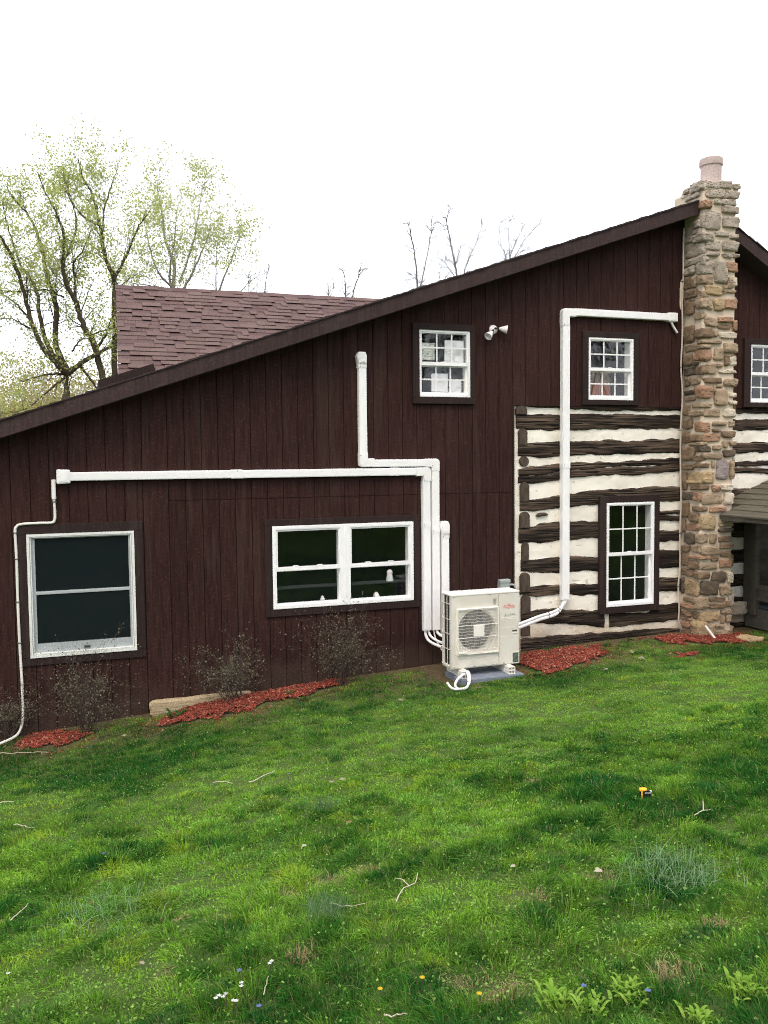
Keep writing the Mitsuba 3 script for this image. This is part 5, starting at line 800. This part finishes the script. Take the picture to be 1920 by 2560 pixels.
tuft(1.12, -6.82, 240, .055, .17, .0026, (.08, .17, .07), (.21, .32, .17), 'fountain-like pale grass tuft left of the middle of the lawn', 2, .8)
tuft(1.62, -4.9, 130, .06, .12, .0032, (.06, .15, .07), (.16, .27, .15), 'small blue-green grass tuft upper middle of the lawn', 3, .8)
tuft(.05, -6.0, 260, .16, .13, .0026, *BG, 'loose blue-green grass tuft at the left edge of the lawn', 4, 1.0)
def rosette(x, y, n, L, wd, lo, hi, lab, sd, rise=.6, name='weed', cat='weed', spread=.25):
    rs = np.random.default_rng(sd); vs, fs, cs, o = [], [], [], 0; z0 = float(gz(x, y))
    for k in range(n):
        a = rs.uniform(0, 2*PI); l = L*rs.uniform(.6, 1.15); e = rise*rs.uniform(.6, 1.4); b = np.array([x+rs.normal(0, L*spread), y+rs.normal(0, L*spread), z0]); d = np.array([math.cos(a), math.sin(a), 0]); s = np.array([-d[1], d[0], 0])
        tt = np.linspace(0, 1, 6); cpt = b + d*(l*tt*(1-.2*e))[:, None] + np.array([0, 0, 1])*(l*e*(tt-.55*tt**2)*1.4)[:, None]; ww = wd*np.sin(PI*np.clip(tt*.9+.08, 0, 1))*rs.uniform(.8, 1.2)
        v = np.stack([cpt-s*ww[:, None]+[0, 0, .004], cpt, cpt+s*ww[:, None]+[0, 0, .004]], 1).reshape(-1, 3); i, j = np.meshgrid(np.arange(5), np.arange(2), indexing='ij'); q = np.stack([i*3+j, i*3+j+1, (i+1)*3+j+1, (i+1)*3+j], -1).reshape(-1, 4)
        vs.append(v); fs += [q[:, [0, 1, 2]]+o, q[:, [0, 2, 3]]+o]; o += 18; t = rs.random(); cs.append(np.repeat([np.asarray(lo)*(1-t)+np.asarray(hi)*t], 18, 0))
    tag(obj(name, (np.vstack(vs), np.vstack(fs)), M_GRASS, smooth=True, color=np.vstack(cs)), lab, cat)
LG = ((.17, .33, .04), (.32, .48, .09))
for n, (x, y, k, lab) in enumerate([(1.67, -8.18, 26, 'light green broad-leaved weed clump at the bottom edge, leftmost of the clumps'), (1.74, -8.33, 16, 'light green broad-leaved weed at the bottom edge, just below the leftmost clump'), (1.92, -8.30, 30, 'light green broad-leaved weed clump at the bottom edge, middle one'), (2.30, -8.50, 24, 'light green broad-leaved weed clump at the bottom right corner'), (2.04, -8.56, 22, 'light green broad-leaved weed clump on the bottom edge between the middle one and the corner')]):
    rosette(x, y, int(k*2.6), .058, .0075, *LG, lab, 60+n, 1.15, spread=.5)
rosette(1.01, -.48, 26, .17, .012, (.035, .075, .025), (.09, .16, .05), 'dark green fern-like weed growing against the timber', 70, .75)
rosette(6.9, -.62, 40, .11, .016, (.03, .07, .02), (.08, .15, .04), 'dark green leafy weed clump under the log wall below the tall window', 71, .6)
rosette(5.52, -1.22, 16, .09, .013, (.05, .11, .03), (.14, .22, .07), 'small leafy weed at the right end of the concrete slab', 72, .7)
rosette(1.28, -7.93, 8, .07, .016, (.06, .14, .03), (.13, .23, .06), 'dandelion leaf rosette near the bottom edge of the lawn', 73, .4)
rosette(2.42, -.42, 30, .09, .006, (.05, .12, .02), (.12, .22, .05), 'small green weed sprouting in the long mulch strip', 74, .8)

# ---------------------------------------------------------------- small things lying on the lawn
def stick(x0, y0, x1, y1, r, lab, sd, fork=None):
    rs = np.random.default_rng(sd); t = np.linspace(0, 1, 7); L = math.hypot(x1-x0, y1-y0); x, y = x0+(x1-x0)*t+rs.normal(0, .025*L, 7), y0+(y1-y0)*t+rs.normal(0, .025*L, 7)
    z = gz(x, y)+.036+rs.normal(0, .004, 7); ms = [tube(np.stack([x, y, z], 1), np.linspace(r, r*.5, 7)*.62, 6)]
    if fork: ms.append(tube(np.array([(x[3], y[3], z[3]), (x[3]+fork[0]*.5, y[3]+fork[1]*.5, z[3]+.02), (x[3]+fork[0], y[3]+fork[1], z[3]+.01)]), [r*.5, r*.4, r*.2], 6))
    tag(obj('stick', cat_mesh(ms), M_STICK, smooth=40), lab, 'stick')
stick(1.0, -3.55, 1.14, -3.73, .007, 'short pale stick on the upper lawn, left of a longer tilted one', 1)
stick(1.27, -3.81, 1.52, -3.70, .008, 'longer pale stick tilted up to the right on the upper lawn', 2)
stick(-.80, -2.72, -.66, -2.73, .008, 'pale stick at the left edge of the lawn', 3)
stick(-.60, -3.56, -.44, -3.78, .006, 'thin pale stick below the one at the left edge of the lawn', 4)
stick(1.47, -6.95, 1.70, -6.68, .0055, 'thin forked pale twig in the middle of the lower lawn', 5, (-.05, .09))
stick(3.45, -6.80, 3.62, -6.76, .006, 'forked pale twig at the right, below the tape measure', 6, (.08, .10))
stick(1.17, -6.74, 1.32, -6.87, .005, 'thin pale straw right of the fountain-like grass tuft', 7)
stick(-.45, -5.82, -.37, -5.65, .006, 'short pale stick at the left of the lower lawn', 8)
stick(1.05, -7.95, 1.12, -8.02, .006, 'pale stick end at the bottom edge left of the light green weeds', 9)
stick(.66, -7.53, .70, -7.42, .004, 'thin pale stalk near the bottom left of the lawn', 10)
stick(-1.05, -.62, -.45, -.92, .007, 'long pale stalk lying at the left edge of the mulch', 11)
def dry_leaf(x, y, s, col, lab, sd):
    rs = np.random.default_rng(sd); a = np.linspace(0, 2*PI, 13)[:-1]; r = s*(.55+.45*np.abs(np.cos(a*2.5+rs.uniform(0, 3))))*rs.uniform(.8, 1.1, 12); z0 = float(gz(x, y))+.042
    v = np.stack([x+r*np.cos(a), y+r*np.sin(a), z0+.35*s*np.abs(np.sin(a+rs.uniform(0, 3)))+rs.normal(0, .08*s, 12)], 1); v = np.vstack([[[x, y, z0]], v]); i = np.arange(12)
    tag(obj('dry_leaf', (v, np.stack([i*0, i+1, (i+1) % 12+1], 1)), M_GRASS, smooth=True, color=np.repeat([col], 13, 0)), lab, 'dry leaf')
PALE, BRN = (.50, .41, .30), (.30, .18, .10)
for n, (x, y, s, c, lab) in enumerate([(1.85, -4.36, .030, PALE, 'pale dry leaf on the upper middle lawn, left one of two'), (1.93, -4.40, .036, PALE, 'pale dry leaf on the upper middle lawn, right one of two'), (1.65, -5.50, .03, (.42, .27, .17), 'curled brown leaf below the two pale ones mid-lawn'), (1.29, -5.69, .026, (.72, .64, .56), 'whitish dry leaf left of the curled brown one'),
        (7.2, -.93, .075, PALE, 'large pale dry leaf under the tall cabin window'), (7.1, -1.25, .07, (.55, .50, .42), 'pale dry leaf on the grass below the largest pale leaf'), (2.51, -7.2, .036, (.70, .62, .50), 'bright pale leaf on a tan patch of the lower right lawn'), (2.15, -6.93, .024, (.70, .62, .52), 'small pale leaf left of the bright one on the lower lawn'),
        (6.33, -1.57, .04, (.68, .64, .58), 'small whitish leaf on the grass right of the outdoor unit'), (3.49, -1.56, .05, (.50, .44, .34), 'pale leaf on the grass left of the outdoor unit'), (-.02, -5.89, .02, BRN, 'small brown leaf on the left lower lawn'), (.36, -.86, .05, (.52, .47, .36), 'pale stone-like leaf in the soil between the mulch patches'), (1.02, -6.1, .022, BRN, 'reddish brown leaf above the fountain-like grass tuft'), (.20, -6.9, .022, PALE, 'pale leaf scrap on the lower left lawn'), (2.6, -6.0, .02, PALE, 'tiny pale leaf scrap on the middle right lawn')]):
    dry_leaf(x, y, s*.8, tuple(.82*q for q in c), lab, 100+n)
def flower(x, y, s, col, lab, sd, name, cat, petals=5, hgt=.07):
    rs = np.random.default_rng(sd); z0 = float(gz(x, y)); K = thing(name, lab, cat); obj('stem', tube([(x, y, z0), (x+.004, y, z0+hgt*.6), (x, y, z0+hgt)], .0013, 4), M_TWIG, K)
    vs, fs = [], []
    for k in range(petals):
        a = k*2*PI/petals + rs.uniform(-.2, .2); d = np.array([math.cos(a), math.sin(a), .25]); q = np.array([-math.sin(a), math.cos(a), 0]); c = np.array([x, y, z0+hgt]); o = len(vs)*4
        vs.append(np.array([c, c+d*s*.6+q*s*.38, c+d*s, c+d*s*.6-q*s*.38])); fs += [[o, o+1, o+2], [o, o+2, o+3]]
    v = np.vstack(vs); obj('bloom', (v, np.array(fs)), M_GRASS, K, color=np.repeat([col], len(v), 0))
WHT = (.74, .74, .72)
for n, (x, y) in enumerate([(.47, -7.53), (.50, -7.52), (.485, -7.545), (.57, -7.49), (.575, -7.465), (.52, -7.59), (.53, -7.60), (.73, -7.35), (.715, -7.375), (.455, -7.55), (-.40, -6.68)]):
    flower(x, y, .011, WHT, ['small white flower in the cluster near the bottom left of the lawn', 'tiny white flower alone at the left edge of the lower lawn'][n == 10], n, 'white_flower', 'flower', 5, .075)
    k_ = 'white_flower' + ('_%03d' % n if n else '')
    if n in (3, 4): tag(k_, ['white flower right of the cluster near the bottom left, lower of two', 'white flower right of the cluster near the bottom left, upper of two'][n-3], 'flower')
    elif n in (7, 8): tag(k_, ['taller white flower of the pair above and right of the bottom left cluster', 'lower white flower of the pair above and right of the bottom left cluster'][n-7], 'flower')
    elif n < 10: labels[k_]['group'] = 'white flowers in the lower left cluster'
for n, (x, y, lab) in enumerate([(.59, -7.32, 'blue violet beside the white flower cluster'), (1.58, -3.96, 'tiny blue violet on the upper lawn below the two sticks'), (.06, -5.07, 'tiny blue violet on the left middle lawn'), (1.76, -8.24, 'blue violet among the light green weeds, left one'), (1.95, -8.38, 'blue violet among the light green weeds, right one'), (.61, -7.67, 'blue violet at the bottom edge below the white flower cluster')]):
    flower(x, y, .013, (.16, .20, .48), lab, 20+n, 'violet', 'flower', 5, .065)
for n, (x, y, lab) in enumerate([(1.24, -7.87, 'yellow dandelion bloom, the upper one near the bottom edge'), (1.39, -8.09, 'orange yellow dandelion bloom close to the light green weeds'), (1.08, -7.81, 'small yellow dandelion bloom, the left one near the bottom edge')]):
    flower(x, y, .012, (.70, .48, .04), lab, 30+n, 'dandelion', 'flower', 11, .075)
# tape measure standing in the grass
tx, ty = 3.50, -6.25; tz = float(gz(tx, ty))+.012; TM = thing('tape_measure', 'small black and yellow tape measure standing in the grass on the right', 'tape measure')
ca, sa = math.cos(-.25), math.sin(-.25)
def tmr(m):
    v, f = m; v = v*.85; return np.stack([tx+v[:, 0]*ca-v[:, 1]*sa, ty+v[:, 0]*sa+v[:, 1]*ca, tz+v[:, 2]], 1), f
body = Polygon([(-.030, 0), (.036, 0), (.040, .030), (.030, .052), (0, .062), (-.030, .058)]).buffer(.006)
obj('body', tmr(round_y(body, -.022, .022, .006)), M_DARK, TM); obj('side_band', tmr(cbox(-.040, -.028, -.0245, -.012, .0, .064, .003)), M_YELLOW, TM)
obj('top_grip', tmr(round_y(Polygon([(-.044, .060), (.006, .064), (.008, .074), (-.040, .074)]), -.024, .024, .004)), M_YELLOW, TM); obj('hook', tmr(cbox(.040, .052, -.010, .010, .046, .056, .002)), M_WHITE, TM); obj('strip', tmr(cbox(-.012, .042, -.0235, -.02, .040, .050, .002)), M_STEEL, TM)
